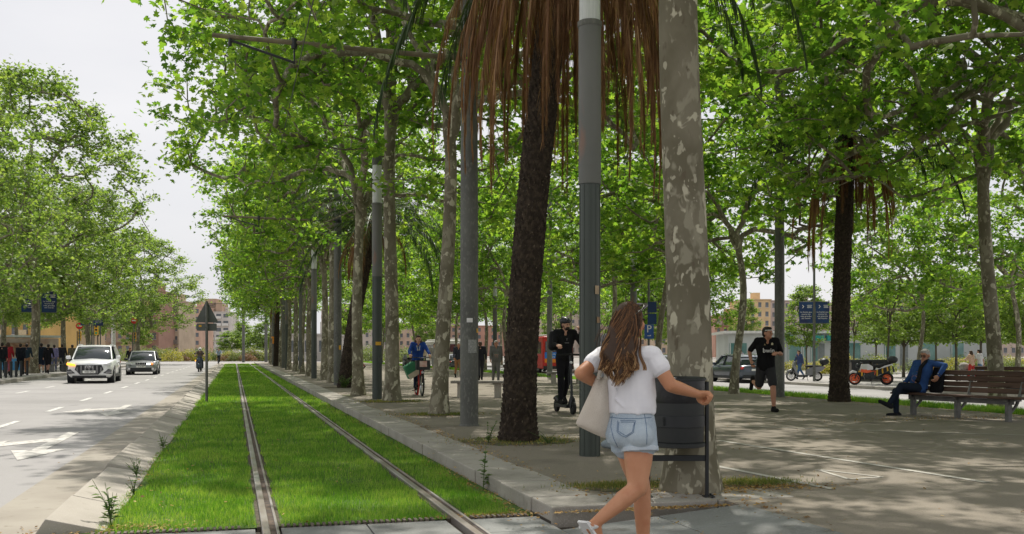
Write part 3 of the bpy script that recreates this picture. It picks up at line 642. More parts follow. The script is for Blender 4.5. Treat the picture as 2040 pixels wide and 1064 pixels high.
def weed(seed, loc, h, n, spread, label, ll=.1, lw=.022):
    rs = np.random.default_rng(seed); b = MB(); L = MB()
    for i in range(n):
        a = rs.uniform(0, 6.28); s = spread * rs.uniform(.1, 1); H = h * rs.uniform(.55, 1) if i else h
        pts = [Vector((math.cos(a) * s * t ** 1.5, math.sin(a) * s * t ** 1.5, H * t)) for t in (0, .3, .6, 1)]
        b.tube(pts, [.005, .004, .003, .002], 4)
        for j in range(int(H / .032)):
            t = .15 + .85 * j / (H / .032); k = min(2, int(t * 3)); p = pts[k].lerp(pts[k + 1], t * 3 - k); q = rs.uniform(0, 6.28); el = rs.uniform(.1, .9)
            d = Vector((math.cos(q) * math.cos(el), math.sin(q) * math.cos(el), math.sin(el))); sd = d.cross(Vector((0, 0, 1))).normalized() * lw * rs.uniform(.6, 1.2); l = ll * (1.15 - t * .6) * rs.uniform(.6, 1.2)
            L.add([p, p + d * l * .5 + sd, p + d * l - Vector((0, 0, l * .25)), p + d * l * .5 - sd], [(0, 1, 2, 3)])
    e = empty('weed', loc, 0, label, 'weed', 'weeds along the kerbs'); b.build('stem', M_weed, e); L.build('leaves', M_weed, e, smooth=0); return e
weed(1, (-.93, 8.35, .02), .34, 7, .14, 'tallest green weed in front of the sloping kerb, at the near corner of the lawn', .1, .02)
weed(2, (-1.0, 11.3, .03), .2, 12, .16, 'low grassy weed tuft on the sloping kerb, halfway to the warning sign', .12, .009)
weed(3, (-.9, 9.9, .02), .2, 6, .1, 'small weed at the edge of the lawn beside a gap between kerb blocks', .06)
weed(4, (2.36, 9.5, .0), .45, 3, .05, 'single upright leafy weed growing at the foot of the stone kerb', .09, .025)
weed(5, (3.3, 13.0, .13), .32, 7, .25, 'leafy weed at the left foot of the nearest dark palm', .07, .02)
weed(6, (3.62, 34.2, .13), .5, 16, .6, 'bushy weed at the foot of the leaning palm', .12, .03)
weed(7, (4.05, 12.7, .13), .2, 6, .3, 'low weed on the right side of the nearest dark palm', .06, .02)
weed(8, (-.95, 14.6, .02), .22, 8, .15, 'low weed at the lawn edge near the foot of the warning sign', .08, .015)
# ------------------------------------------------------------------ lamp posts and tram poles
def lamp_post():
    e = empty('lamp_post')
    b = MB(); b.lathe([(.122, -.01), (.122, 3.2)], 28); 
    for k in range(10):
        a = k * .6283; b.box((.123 * math.cos(a), .123 * math.sin(a), 1.6), (.008, .012, 3.18), 0, a)
    b.build('sleeve', M_sleeve, e)
    b = MB(); b.lathe([(.134, 3.2), (.134, 5.06)], 28); b.lathe([(.1, 5.06), (.1, 5.12)], 28); b.build('pole', M_polep, e)
    b = MB(); b.lathe([(.14, 5.05), (.146, 5.07), (.146, 5.11), (.13, 5.12)], 28); b.build('collar', M_pole, e); b = MB(); b.lathe([(.132, 6.1), (.135, 6.12), (.135, 6.3), (.11, 6.33)], 28); b.build('lamp_cap', M_pole, e)
    b = MB(); b.lathe([(.125, 5.12), (.125, 6.1)], 28); b.build('lamp_glass', M_frost, e)
    b = MB(); b.box((0, -.145, 1.0), (.12, .02, .16)); b.build('service_hatch', M_sleeve, e, bevel=.004)
    return e
GLP = 'cylindrical lamp posts with a frosted glass top'
LP = lamp_post(); LP.location = (4.04, 11.06, .13); tag(LP, 'nearest lamp post, thick and dark green below, next to the woman', 'lamp post', GLP)
for p, s, lab in [((3.6, 26, .13), 1, 'lamp post among the trunks whose whole glass top shows below the branches'), ((3.6, 47.3, .13), 1, 'thinner far lamp post between two tree trunks of the tram row'), ((3.6, 72, .13), 1, 'distant lamp post near the end of the row of trunks'),
                  (at_x(1262, 15.2, .13), .9, 'lamp post with a pale glass top seen above the head of the woman'), (at_x(986, 15.2, .13), .9, 'lamp post with a pale glass top beyond the old man in grey')]:
    copy_tree(LP, p, .5, lab, (1, 1, s))
M_arm = mat('weathered_arm', (.2, .17, .105), .7, (.13, .11, .07), 6)
def tram_pole(h=9., arm=4.1, za=6.1, r=.152):
    e = empty('tram_pole')
    b = MB(); b.lathe([(r * 1.12, 0), (r * 1.1, .02), (r, .03), (r * .97, h * .4), (r * .8, h), (0.01, h + .01)], 24); b.build('pole', M_pole, e)
    if arm:
        b = MB(); b.tube([(0, 0, za), (-arm, 0, za + .05)], [.045, .036], 10); b.build('arm', M_arm, e)
        b = MB(); b.tube([(-arm + .25, 0, za), (-arm + 1.25, 0, za - .28)], .022, 8); b.tube([(-arm + 1.25, 0, za - .3), (-arm + 1.25, 0, za + .04)], .014, 6); b.tube([(-arm + .27, 0, za + .06), (-arm + .27, 0, za - .1)], .03, 8); b.tube([(-arm + 1.25, 0, za - .06), (-arm + 1.25, 0, za + .1)], .05, 10); b.build('registration_arm', M_dark, e)
        b = MB(); b.lathe([(r * .95, za - .06), (r * .98, za - .055), (r * .98, za + .055), (r * .95, za + .06)], 20); b.build('clamp', M_dark, e)
    return e
GTP = 'steel tram poles in the row along the track'
TP = tram_pole(); TP.location = (3.77, 16.15, .13); tag(TP, 'thick grey steel tram pole with a long arm reaching over the track, nearest one', 'tram pole', GTP)
for i, (p, s, lab) in enumerate([((3.72, 37.5, .13), 1, 'second steel tram pole, just left of the leaning palm'), ((3.7, 58, .13), 1, 'third steel tram pole of the row, among thin trunks'), ((3.7, 79, .13), 1, 'far steel tram pole standing among the last trunks of the row'), ((3.7, 100, .13), 1, 'last steel tram pole at the far end of the row'),
                  (tuple(at_y(485, 140)), 1.3, 'lone far tram pole standing against the sky left of the track end'), (tuple(at_y(530, 136)), 1.3, 'far tram pole against the sky right of the track end')]):
    copy_tree(TP, p, 0, lab, s)
e = tram_pole(9, 1.8, 5.5, .135); e.location = tuple(at_y(1553, 24.2, .13)); e.rotation_euler = (0, 0, math.pi); tag(e, 'grey steel pole directly behind the runner', 'tram pole', 'steel poles along the grass strip')
copy_tree(e, tuple(at_x(1095, 15., .13)), math.pi, 'steel pole between the dark palm and the man on the scooter')
for x in (.97,):
    b = MB(); b.tube([(x, -5, 5.85), (x, 16, 5.82), (x, 37.5, 5.82), (x, 58, 5.82), (x, 100, 5.82), (x + .3, 140, 6.5)], .008, 5)
    tag(b.build('contact_wire', M_dark), 'thin contact wire strung over the tram track', 'wire')
# ------------------------------------------------------------------ warning sign seen from behind
e = empty('warning_sign', (-.71, 28, 0), 0, 'triangular road sign seen from behind, with a small plate, on a thin pole', 'road sign')
M_signb = mat('sign_back', (.115, .125, .115), .5, (.085, .095, .085), 5)
b = MB(); b.tube([(0, 0, 0), (0, 0, 2.72)], .038, 12); b.build('pole', M_pole, e)
def rounded(pts, r, n=5):
    out = []
    for i, p in enumerate(pts):
        a, c = Vector(pts[i - 1]), Vector(pts[(i + 1) % len(pts)]); p = Vector(p); d1 = (a - p).normalized(); d2 = (c - p).normalized()
        for k in range(n): t = k / (n - 1); q = (p + d1 * r) * (1 - t) ** 2 + p * 2 * t * (1 - t) + (p + d2 * r) * t * t; out.append((q.x, q.y))
    return out
RX = Matrix.Rotation(R(90), 4, 'X')
b = MB(); b.prism(rounded([(-.31, 2.15), (.31, 2.15), (0, 2.76)], .05), .02, Matrix.Translation((0, .07, 0)) @ RX); b.build('triangle_panel', M_signb, e)
b = MB(); b.prism(rounded([(-.26, 1.93), (.26, 1.93), (.26, 2.13), (-.26, 2.13)], .03), .02, Matrix.Translation((0, .07, 0)) @ RX); b.box((-.17, .046, 2.06), (.07, .004, .05), 1); b.build('plate', [M_signb, M_yellow], e)
b = MB(); b.box((0, .0, 2.3), (.09, .1, .03)); b.box((0, .0, 2.03), (.09, .1, .03)); b.build('bracket', M_pole, e)
# ------------------------------------------------------------------ litter bin
M_bin = layered('bin_metal', [(.03, .032, .032), ((.026, .028, .028), 2, .42, .62, 5)], rough=.55, bump=.03, spec=.3)
M_bag = mat('bin_bag', (.012, .012, .014), .34, spec=.4, scale=5, bump=.5, bscale=9)
c = at_d(1350, 990, 8.38); e = empty('litter_bin', (c.x, c.y, .13), -YAW, 'dark grey round litter bin on two posts at the end of the kerb', 'litter bin')
b = MB(); b.lathe([(.205, .47), (.212, .475), (.216, .52), (.222, .88), (.222, .93), (.212, .93), (.205, .55), (.05, .5)], 40, cap=False); b.build('drum', M_bin, e)
b = MB(); b.lathe([(.2155, .43), (.229, .435), (.229, .462), (.2155, .47)], 40); b.build('base_ring', M_bin, e)
b = MB(); b.lathe([(.2195, .60), (.226, .602), (.226, .695), (.2195, .697)], 40, cap=False); b.box((-.14, -.178, .65), (.05, .012, .07), 1, R(38)); b.build('dark_band', [M_dark, M_bin], e)
b = MB(); b.lathe([(.222, .8), (.2275, .83 ), (.229, .93), (.226, 1.0), (.233, 1.008), (.222, 1.014), (.212, 1.0), (.19, .9)], 40, cap=False); b.build('bin_liner', M_bag, e)
b = MB(); b.lathe([(.2245, .985), (.238, .988), (.238, 1.006), (.2245, 1.009)], 40, cap=False); b.build('rim', M_bin, e)
for s in (-1, 1):
    b = MB(); b.box((s * .246, 0, .48), (.026, .045, .99)); b.box((s * .26, -.0, .008), (.09, .13, .014)); 
    for q in (-.045, .045): b.tube([(s * .285, q, .015), (s * .285, q, .028)], .011, 6)
    b.build('post', M_dark, e, bevel=.003)
b = MB(); b.box((0, .0, .33), (.466, .02, .05)); b.build('crossbar', M_dark, e, bevel=.003)
# ------------------------------------------------------------------ benches
e = empty('park_bench', (13.02, 15.55, .13), R(-80), 'brown slatted wooden bench with grey iron legs, a man sitting on it', 'bench')
L = 2.9
def slats(name, rows, m):
    b = MB()
    for (y, z, w, t, tilt) in rows: b.box((0, y, z), (L, w, t), 0, Matrix.Rotation(tilt, 3, 'X'))
    return b.build(name, m, e, bevel=.006)
slats('seat', [(-.24, .425, .115, .035, R(6)), (-.12, .418, .1, .035, R(2)), (-.012, .415, .1, .035, 0), (.095, .417, .1, .035, R(-3))], M_wood)
slats('backrest', [(.215, .52, .09, .032, R(74)), (.243, .625, .09, .032, R(75)), (.27, .73, .09, .032, R(76)), (.297, .835, .09, .032, R(77))], M_wood)
for x in (-1.05, -.02, 1.05):
    b = MB(); b.box((x, -.1, .19), (.07, .1, .4)); b.box((x, 0, .375), (.07, .4, .05))
    b.tube([(x, .35, .9), (x, .27, .68), (x, .2, .45), (x, .1, .28), (x, -.05, .14)], [.022, .03, .034, .03, .02], 8); b.build('leg', M_iron, e, bevel=.004)
b = MB(); b.box((0, -.1, .345), (2.3, .05, .09)); b.build('crossbeam', M_iron, e)
b = MB(); b.box((1.43, .26, .67), (.05, .03, .42), 0, Matrix.Rotation(R(-14), 3, 'X')); b.box((-1.43, .26, .67), (.05, .03, .42), 0, Matrix.Rotation(R(-14), 3, 'X')); b.build('end_board', M_wood, e)
copy_tree(e, tuple(at_y(2065, 19.2, .13)), R(100), 'brown wooden bench cut by the right edge of the picture')
e2 = empty('stone_bench', tuple(at(955, 792, .13)), R(-20), 'flat grey bench without a back, beside the steel tram pole', 'bench', 'flat grey benches')
b = MB(); b.box((0, 0, .42), (1.5, .55, .07)); b.build('seat', M_woodg, e2, bevel=.012)
for x in (-.5, .5):
    b = MB(); b.box((x, 0, .19), (.16, .36, .4)); b.build('leg', M_conc, e2, bevel=.01)
copy_tree(e2, tuple(at(1128, 764, .13)), R(-10), 'flat grey bench behind the legs of the man on the scooter')
copy_tree(e2, tuple(at(940, 742, .13)), R(-10), 'far flat grey bench behind the steel tram pole')
def metal_seat(loc, rz, label):
    e = empty('metal_bench', loc, rz, label, 'bench', 'grey benches on the left pavement'); b = MB()
    b.tube([(-.8, .2, .85), (-.8, .0, .45), (-.8, -.3, .44)], .03, 6); b.tube([(.8, .2, .85), (.8, .0, .45), (.8, -.3, .44)], .03, 6); b.build('frame', M_iron, e)
    b = MB(); b.box((0, -.12, .46), (1.7, .42, .04)); b.build('seat', M_iron, e); b = MB(); b.box((0, .14, .75), (1.7, .04, .22)); b.build('backrest', M_iron, e)
    for s in (-.7, .7): bb = MB(); bb.box((s, -.1, .22), (.06, .3, .44)); bb.build('leg', M_iron, e)
metal_seat(tuple(at(112, 741, .15)), R(70), 'grey bench between two tree trunks on the left pavement'); metal_seat(tuple(at(131, 737, .15)), R(70), 'grey bench just left of the white off-road car')
# ------------------------------------------------------------------ bollards
p0 = None
for i, (x, y) in enumerate([(1, 754.4), (11.5, 753), (22.3, 752), (32, 751.4), (42, 750), (54.3, 747.7), (75, 743.6), (91, 743)]):
    lab = 'dark metal bollard in the row at the left kerb' if i < 5 else ['dark bollard touching the left side of the big tree trunk', 'dark bollard just left of the banner pole', 'dark bollard just right of the banner pole'][i - 5]
    if p0 is None:
        p0 = empty('bollard', tuple(at(x, y, .15)), 0, lab, 'bollard', 'bollards along the left kerb'); b = MB(); b.lathe([(.06, 0), (.06, .68), (.05, .69)], 14); b.build('post', M_dark, p0)
        b = MB(); b.lathe([(.066, .69), (.068, .72), (.066, .76), (.03, .775)], 14); b.build('cap', M_dark, p0)
    else: copy_tree(p0, tuple(at(x, y, .15)), 0, lab)
# ------------------------------------------------------------------ banner poles
def banner_pole(loc, rz, lab, w=.85, h=1.2, z=3.55, gap=.1, lines=('La fuerza que', 'mueve los', 'más grandes', 'del mundo'), hp=9, grp=None):
    e = empty('banner_pole', loc, rz, lab, 'banner pole', 'poles carrying pairs of navy banners'); b = MB(); b.lathe([(.07, 0), (.07, 2), (.05, hp)], 12); b.build('pole', M_pole, e)
    for s in (-1, 1):
        x = s * (gap + w / 2); f = MB(); N = 6; vs = []
        for k in range(N + 1):
            for q in (-.5, .5):
                taper = 1 - .06 * (1 - k / N); vs.append((x + q * w * taper, .03 * math.sin(k * 1.1 + s), z + h * k / N))
        nv = len(vs); vs += [(p[0], p[1] + .012, p[2]) for p in vs]
        fs = []
        for k in range(N): a = 2 * k; fs += [(a, a + 1, a + 3, a + 2), (nv + a, nv + a + 2, nv + a + 3, nv + a + 1), (a, a + 2, nv + a + 2, nv + a), (a + 1, nv + a + 1, nv + a + 3, a + 3)]
        f.add(vs, fs); bn = f.build('banner', M_banner, e)
        t = MB()
        for sgn in (1,):
            def P(sx, sz, yy=-.045): return Matrix.Translation((sx, yy, sz)) @ RX
            for i, ln in enumerate(lines): t.text(ln, h * .1, P(x, z + h * (.52 - .1 * i)), 0)
            cx, cz, a = x - w * .16, z + h * .78, h * .075
            t.beam((cx - a * .9, -.045, cz + a), (cx, -.045, cz), .012, .03, 0); t.beam((cx - a * .9, -.045, cz - a), (cx, -.045, cz), .012, .03, 0)
            for i, ww in enumerate((.36, .3, .33)): t.box((x + w * .24, -.045, cz + h * (.06 - .055 * i)), (w * ww, .004, h * .022))
        t.build('lettering', M_white, bn)
        b = MB(); b.tube([(0, 0, z + h + .02), (s * (gap + w), 0, z + h + .02)], .015, 6); b.tube([(0, 0, z - .02), (s * (gap + w), 0, z - .02)], .015, 6); b.build('bracket', M_pole, e)
    return e
banner_pole(tuple(at(78, 743, .15)), R(12), 'banner pole with two navy banners beside the first big tree on the left')
banner_pole(tuple(at_y(183, 94, .15)), R(8), 'farther banner pole with two navy banners above the white off-road car')
banner_pole(tuple(at(1622, 760, ZP)), R(-22), 'banner pole with two navy banners to the left of the dark palm on the right', .72, 1.1, 3.05, .06)
# ------------------------------------------------------------------ traffic signs and lights
def noentry(loc, zc, lab, h, lights, r=.33):
    e = empty('no_entry_sign', loc, R(8), lab, 'road sign', 'red no entry signs at the far junction'); b = MB(); b.tube([(0, 0, 0), (0, 0, h)], .055, 8); b.build('pole', M_pole, e)
    b = MB(); b.disc((0, -.1, zc), r, (0, 1, 0), .03, 0, 24); d = b.build('disc', M_red, e); b = MB(); b.box((0, -.12, zc), (r * 1.3, .012, r * .32)); b.build('bar', M_white, d)
def traffic_light(loc, zc, rz, lab, arm=0):
    e = empty('traffic_light', loc, rz, lab, 'traffic light', 'yellow traffic lights at the far junction'); b = MB(); b.tube([(0, 0, 0), (0, 0, zc + .5)], .06, 8)
    if arm: b.tube([(0, 0, zc + .3), (arm * .6, 0, zc + .75), (arm, 0, zc + .8)], .05, 8)
    b.build('pole', M_pole, e); x = arm + (.22 if not arm else 0)
    b = MB(); b.box((x, -.02, zc + (.8 if arm else 0)), (.32, .3, .95)); hs = b.build('housing', M_yellow, e, bevel=.03)
    for k, m in enumerate((mat('lens_green', (.02, .3, .16), .3), M_dark, M_dark)): b = MB(); b.disc((x, -.18, zc + (.8 if arm else 0) - .3 + .3 * k), .1, (0, 1, 0), .04, 0, 14); b.build('lens', m, hs)
noentry(tuple(at_y(158, 108, .0)), 4.0, 'round red no entry sign just left above the white off-road car', 4.4, 0); noentry(tuple(at_y(267, 112, 0)), 4.7, 'round red no entry sign on a tall thin pole above the dark saloon car', 8.6, 0)
traffic_light(tuple(at_y(154, 109, 0)), 3.0, 0, 'yellow traffic light under the no entry sign at the left'); traffic_light(tuple(at_y(187, 100, .15)), 3.3, 0, 'yellow traffic light with a green lens above the white off-road car'); traffic_light(tuple(at_y(264, 113, 0)), 3.0, 0, 'yellow traffic light on the tall thin sign pole')
traffic_light(tuple(at_y(200, 112, 0)), 6.0, 0, 'yellow traffic light hung from a curved arm above the road', 1.2)
b = MB(); b.lathe([(.24, 0), (.2, 7), (.1, 7.02)], 14); o = b.build('white_post', M_white, loc=tuple(at_y(226, 120, 0))); tag(o, 'thick white post behind the roof of the white off-road car', 'post')
b = MB(); b.tube([(0, 0, 0), (0, 0, 2.1)], .04, 6); b.box((0, 0, 2.3), (.3, .05, .5), 1); b.box((.0, 0, 2.65), (.5, .05, .16), 1); o = b.build('orange_marker', [M_dark, mat('orange', (.7, .26, .02), .5)], loc=tuple(at_y(546, 98, .13))); tag(o, 'orange tram signal board on a thin dark post', 'signal')
# parking sign
e = empty('parking_sign', tuple(at_x(1293, 15.2, .12)), -YAW * .6, 'blue parking sign with a white letter P under two dark plates', 'road sign')
b = MB(); b.tube([(0, .05, 0), (0, .05, 3.9)], .045, 8); b.build('pole', M_pole, e); b = MB(); b.box((0, 0, 2.02), (.36, .02, .54)); pl = b.build('panel', M_blue, e)
b = MB(); b.text('P', .4, Matrix.Translation((0, -.014, 2.11)) @ RX); b.box((0, -.013, 1.86), (.13, .004, .025)); b.box((.055, -.0135, 1.875), (.03, .004, .03)); b.build('lettering', M_white, pl)
for z in (2.95, 2.5): b = MB(); b.box((.12, 0, z), (.34, .02, .4)); b.build('plate', M_banner, e)
# numbered planters
def planter(loc, rz, txt, lab):
    e = empty('planter', loc, rz, lab, 'planter', 'dark planters with yellow numbers'); b = MB(); b.box((0, 0, .39), (.82, .7, .78)); bd = b.build('tub', mat('tub', (.17, .15, .135), .7, (.11, .1, .095), 3), e, bevel=.02)
    b = MB(); b.box((0, 0, .82), (.9, .78, .1)); b.build('rim', mat('tub_rim', (.035, .037, .037), .6), e, bevel=.02); b = MB(); b.box((0, -.352, .42), (.8, .008, .7)); pn = b.build('panel', M_dark, e)
    b = MB(); b.text(txt, .72, Matrix.Translation((0, -.36, .42)) @ RX, thick=.003); b.build('number', M_yellow, pn); return e
PL = [planter(tuple(at_y(1711, 46, ZP)), R(-24), '4', 'dark planter with a yellow number 4 behind the front of the orange motorbike'),
  planter(tuple(at_y(1752, 45.5, ZP)), R(-24), '10', 'dark planter with a yellow number 10 behind the seat of the orange motorbike'),
  planter(tuple(at_y(1855, 43, ZP)), R(-24), '1', 'dark planter with a yellow number 1 just left of the seated man')]
for e in PL: e.scale = (1.1, 1.1, 1.3)
# ------------------------------------------------------------------ shrubs
def shrub(seed, r, h, m, name='shrub', n=1400, leaf=.09):
    rs = np.random.default_rng(seed); e = empty(name); u = rs.normal(0, 1, (n, 3)); u /= np.linalg.norm(u, axis=1)[:, None]; u[:, 2] = np.abs(u[:, 2])
    P = u * np.array([r, r, h]) * (rs.uniform(.3, 1, (n, 1)) ** .5) * (1 + .25 * np.sin(u[:, :1] * 5 + seed) * np.sin(u[:, 1:2] * 4)) + np.array([0, 0, .05])
    o = bpy.data.objects.new('foliage', leaf_mesh('foliage', P, leaf, m, rs, simple=True)); col.objects.link(o); o.parent = e
    b = MB()
    for k in range(6): a = k * 1.05; b.tube([(0, 0, 0), (math.cos(a) * r * .5, math.sin(a) * r * .5, h * .7)], .015, 4)
    b.build('stem', M_barkd, e); return e
M_sh1 = leafmat('shrub_yellow', (.14, .15, .03), (.25, .24, .05), (.36, .3, .09), .3); M_sh2 = leafmat('shrub_green', (.07, .1, .03), (.12, .16, .05), (.18, .2, .07), .3); M_sh3 = leafmat('shrub_red', (.12, .06, .04), (.2, .1, .06), (.24, .17, .09), .2)
SH = [shrub(1, .9, .8, M_sh1), shrub(2, 1., .9, M_sh2), shrub(3, .9, .7, M_sh3)]
for s in SH: s['unplaced'] = 1; protos.append(s)
rs_ = np.random.default_rng(4)
for i in range(46):
    px = rs_.uniform(1445, 2060); Y = rs_.uniform(58, 72)
    plant(SH[0] if rs_.uniform() < .6 else SH[1], at_y(px, Y, ZP), i, 'rounded yellow green shrub in the planted bed before the pale pavilion', rs_.uniform(.9, 1.5), 'shrub', 'shrubs in the bed before the pavilion')
for i in range(60):
    px = rs_.uniform(205, 620); Y = rs_.uniform(152, 172)
    plant(SH[0] if rs_.uniform() < .18 else SH[1] if rs_.uniform() < .8 else SH[2], at_y(px, Y, 0), i, 'low shrub in the planted strip beyond the far junction', rs_.uniform(1.3, 2.3), 'shrub', 'shrubs beyond the far junction')
for i in range(14):
    plant(SH[1], (rs_.uniform(15.5, 30), rs_.uniform(130, 150), 0), i, 'green shrub where the side road ends', rs_.uniform(1.5, 2.5), 'shrub', 'shrubs where the side road ends')
# low walls and fence at the end of the avenue
b = MB(); b.box((-25, 178, .55), (120, .3, 1.1)); tag(b.build('boundary_wall', mat('rendered_wall', (.5, .45, .36), .9, scale=.7), smooth=0), 'long low cream wall beyond the far junction', 'wall')
for i, (px, c, w) in enumerate([(330, (.5, .1, .06), 1.3), (345, (.1, .2, .16), 1.5), (460, (.55, .1, .06), 1.1), (400, (.45, .25, .2), 1)]):
    b = MB(); b.box((0, 0, .55), (w, .8, 1.1)); b.box((0, 0, 1.15), (w * 1.06, .86, .1)); tag(b.build('waste_container', mat('container', c, .6), loc=tuple(at_y(px, 176.5, 0)), bevel=.04), ['red', 'dark green', 'bright red', 'pinkish'][i] + ' waste container in front of the cream wall at the end of the avenue', 'container')
# ------------------------------------------------------------------ buildings
M_win = mat('window_glass', (.07, .08, .09), .15, (.14, .15, .16), .4, .6); M_winw = mat('window_frame', (.55, .52, .48), .6, scale=2)
def building(px0, px1, ytop, d, c, floors, bays, lab, c2=None, depth=14, balcony=None, rz=None, z0=0., roof=True, fs=1.0):
    a, e_ = at_d(px0, HOR, d), at_d(px1, HOR, d); w = (e_ - a).length; h = EYE + (HOR - ytop) / FPX * d; cx = (a + e_) / 2
    e = empty('building', (cx.x, cx.y, z0), -YAW if rz is None else rz, lab, 'building')
    wm = layered('facade', [c, (c2 or tuple(x * .86 for x in c), .35, .42, .6, 5), (tuple(x * .75 for x in c), 3, .58, .75, 6)], rough=.9, bump=0)
    b = MB(); b.box((0, depth / 2, h / 2), (w, depth, h)); b.build('wall', wm, e, smooth=0)
    if roof:
        b = MB(); b.box((0, depth / 2, h + .12), (w + .5, depth + .5, .28)); rf = b.build('roof', mat('roof_edge', tuple(x * .8 for x in c), .9), e)
        b = MB(); b.box((w * .2, depth * .5, h + 1.2), (w * .25, 3, 2)); b.build('stair_head', wm, rf)
    fh = (h - .6) / floors; bw = w / bays; W = MB(); W.box((0, 0, 0), (bw * .42 * fs, .1, fh * .52)); me = W.mesh('window', M_win, 0); W = MB(); W.box((0, -.0, -fh * .26 - .06), (bw * .5 * fs, .3, .1)); ms = W.mesh('sill', M_winw, 0)
    B = MB(); B.box((0, -.55, 0), (bw * .86, 1.1, .14)); B.box((0, -1.07, .5), (bw * .86, .06, .9)); mb = B.mesh('balcony', mat('balcony', balcony, .8), 0) if balcony else None
    for f in range(floors):
        for k in range(bays):
            if floors * bays > 96: break
            x = -w / 2 + bw * (k + .5); z = .6 + fh * (f + .5); o = bpy.data.objects.new('window', me); col.objects.link(o); o.parent = e; o.location = (x, -.01, z)
            if mb and (k + f) % 3 != 2 and f: q = bpy.data.objects.new('balcony', mb); col.objects.link(q); q.parent = e; q.location = (x, 0, z - fh * .42)
            elif d < 330: q = bpy.data.objects.new('sill', ms); col.objects.link(q); q.parent = o
    return e
building(-140, 62, 560, 128, (.55, .36, .13), 4, 9, 'orange yellow building at the far left behind the walkers', balcony=(.5, .4, .25))
building(62, 150, 600, 190, (.5, .38, .26), 4, 6, 'tan building behind the left hand banner pole')
building(185, 262, 585, 240, (.42, .29, .2), 5, 5, 'brown brick block behind the white off-road car', balcony=(.3, .22, .17))
building(262, 316, 580, 250, (.36, .22, .17), 5, 3, 'dark red brick block beside the tall no entry sign')
building(318, 356, 600, 262, (.5, .4, .3), 5, 4, 'cream and brick block with small balconies beyond the junction', balcony=(.2, .18, .16))
building(356, 400, 612, 330, (.56, .38, .29), 6, 3, 'pinkish block partly hidden by the warning sign')
e = building(400, 457, 622, 400, (.62, .58, .54), 6, 4, 'stepped apartment tower with white balcony bands right of the warning sign', balcony=(.62, .6, .57), fs=1.6)
for (x0, x1, y1) in ((402, 440, 608), (405, 428, 598)):
    w = (x1 - x0) / FPX * 400; b = MB(); b.box((((x0 + x1) / 2 - 428.5) / FPX * 400, 6, EYE + (HOR - y1) / FPX * 400 / 2), (w, 9, EYE + (HOR - y1) / FPX * 400)); b.build('upper_storey', mat('tower_brick', (.42, .3, .22), .9, scale=.3), e, smooth=0)
for i, a in enumerate([(575, 660, 668, 150, (.5, .47, .43), 1, 6, 'low pale hall behind the trunks of the tram row'), (640, 700, 618, 300, (.55, .47, .39), 5, 5, 'beige apartment block behind the leaning palm'), (700, 775, 628, 290, (.5, .44, .38), 5, 6, 'greyish beige apartment block behind the tram row'), (780, 872, 645, 310, (.55, .42, .34), 4, 7, 'pinkish long block behind the woman on the red bike'),
      (872, 948, 636, 340, (.5, .36, .28), 5, 6, 'brick block behind the nearest steel tram pole'), (948, 1030, 650, 330, (.46, .26, .2), 4, 6, 'red brick block above the old man in grey'), (1030, 1120, 610, 350, (.58, .5, .42), 6, 6, 'tall beige block behind the dark palm trunk'), (1120, 1205, 596, 330, (.55, .46, .39), 6, 6, 'tall tan block behind the nearest lamp post'),
      (1205, 1300, 622, 320, (.53, .4, .32), 5, 7, 'terracotta block behind the head of the woman'), (1300, 1390, 615, 300, (.58, .46, .33), 5, 6, 'ochre block behind the parking sign'), (1425, 1478, 630, 260, (.55, .33, .25), 4, 4, 'red ochre house left of the runner'), (1478, 1535, 598, 250, (.66, .48, .28), 6, 4, 'tall yellow ochre block behind the head of the runner'),
      (1535, 1640, 600, 270, (.5, .42, .38), 6, 8, 'mauve grey block behind the navy banners'), (1640, 1760, 604, 280, (.55, .43, .35), 6, 8, 'pinkish block behind the dark palm on the right'), (1760, 1880, 590, 290, (.6, .45, .34), 7, 8, 'tall salmon block behind the round trees'), (1880, 2060, 612, 280, (.55, .45, .37), 5, 11, 'tan block at the right edge behind the round trees')]):
    building(*a[:8], balcony=(.4, .34, .29) if i % 3 == 1 else None)
# pavilion with teal canopy
a = at_d(1452, HOR, 86); c = at_d(1990, HOR, 84); w = (c - a).length
e = empty('pavilion', tuple(((a + c) / 2).xy) + (-.2,), math.atan2(c.y - a.y, c.x - a.x), 'long low pale grey pavilion with a teal canopy and large windows', 'pavilion')
b = MB(); b.box((0, 5, 1.6), (w, 9, 3.2)); b.build('wall', layered('pavilion_wall', [(.5, .52, .52), ((.43, .45, .45), .5, .45, .6, 4)], bump=0), e, smooth=0); b = MB(); b.box((0, 5, 3.3), (w + .8, 9.8, .22)); b.build('roof', mat('pavilion_roof', (.6, .6, .58), .8), e)
def pav(n, x0, x1, z0, z1, m, t=.1, y=-.0): b = MB(); k = w / (1990 - 1452); b.box((((x0 + x1) / 2 - 1721) * k, .48 + y, (z0 + z1) / 2), ((x1 - x0) * k, t, z1 - z0)); return b.build(n, m, e, smooth=0)
M_teal = mat('teal_canopy', (.03, .25, .22), .5, scale=2); M_pg = mat('pavilion_glass', (.06, .16, .15), .12, (.16, .3, .28), .6, .6)
for x0, x1 in ((1568, 1582), (1617, 1643), (1650, 1662)): pav('canopy', x0, x1, 2.55, 3.0, M_teal, .9, -.3)
for x0, x1 in ((1455, 1490), (1574, 1600), (1604, 1612), (1620, 1634), (1695, 1720), (1768, 1790), (1840, 1870), (1900, 1925)): f = pav('window', x0, x1, .75, 2.35, M_pg, .08); f2 = pav('frame', x0 + 1, x0 + 2, .75, 2.35, M_white, .14); f2.parent = f
for x0, x1 in ((1636, 1648), (1800, 1815)): pav('door', x0, x1, .1, 2.3, mat('door_grey', (.2, .22, .22), .5), .08)
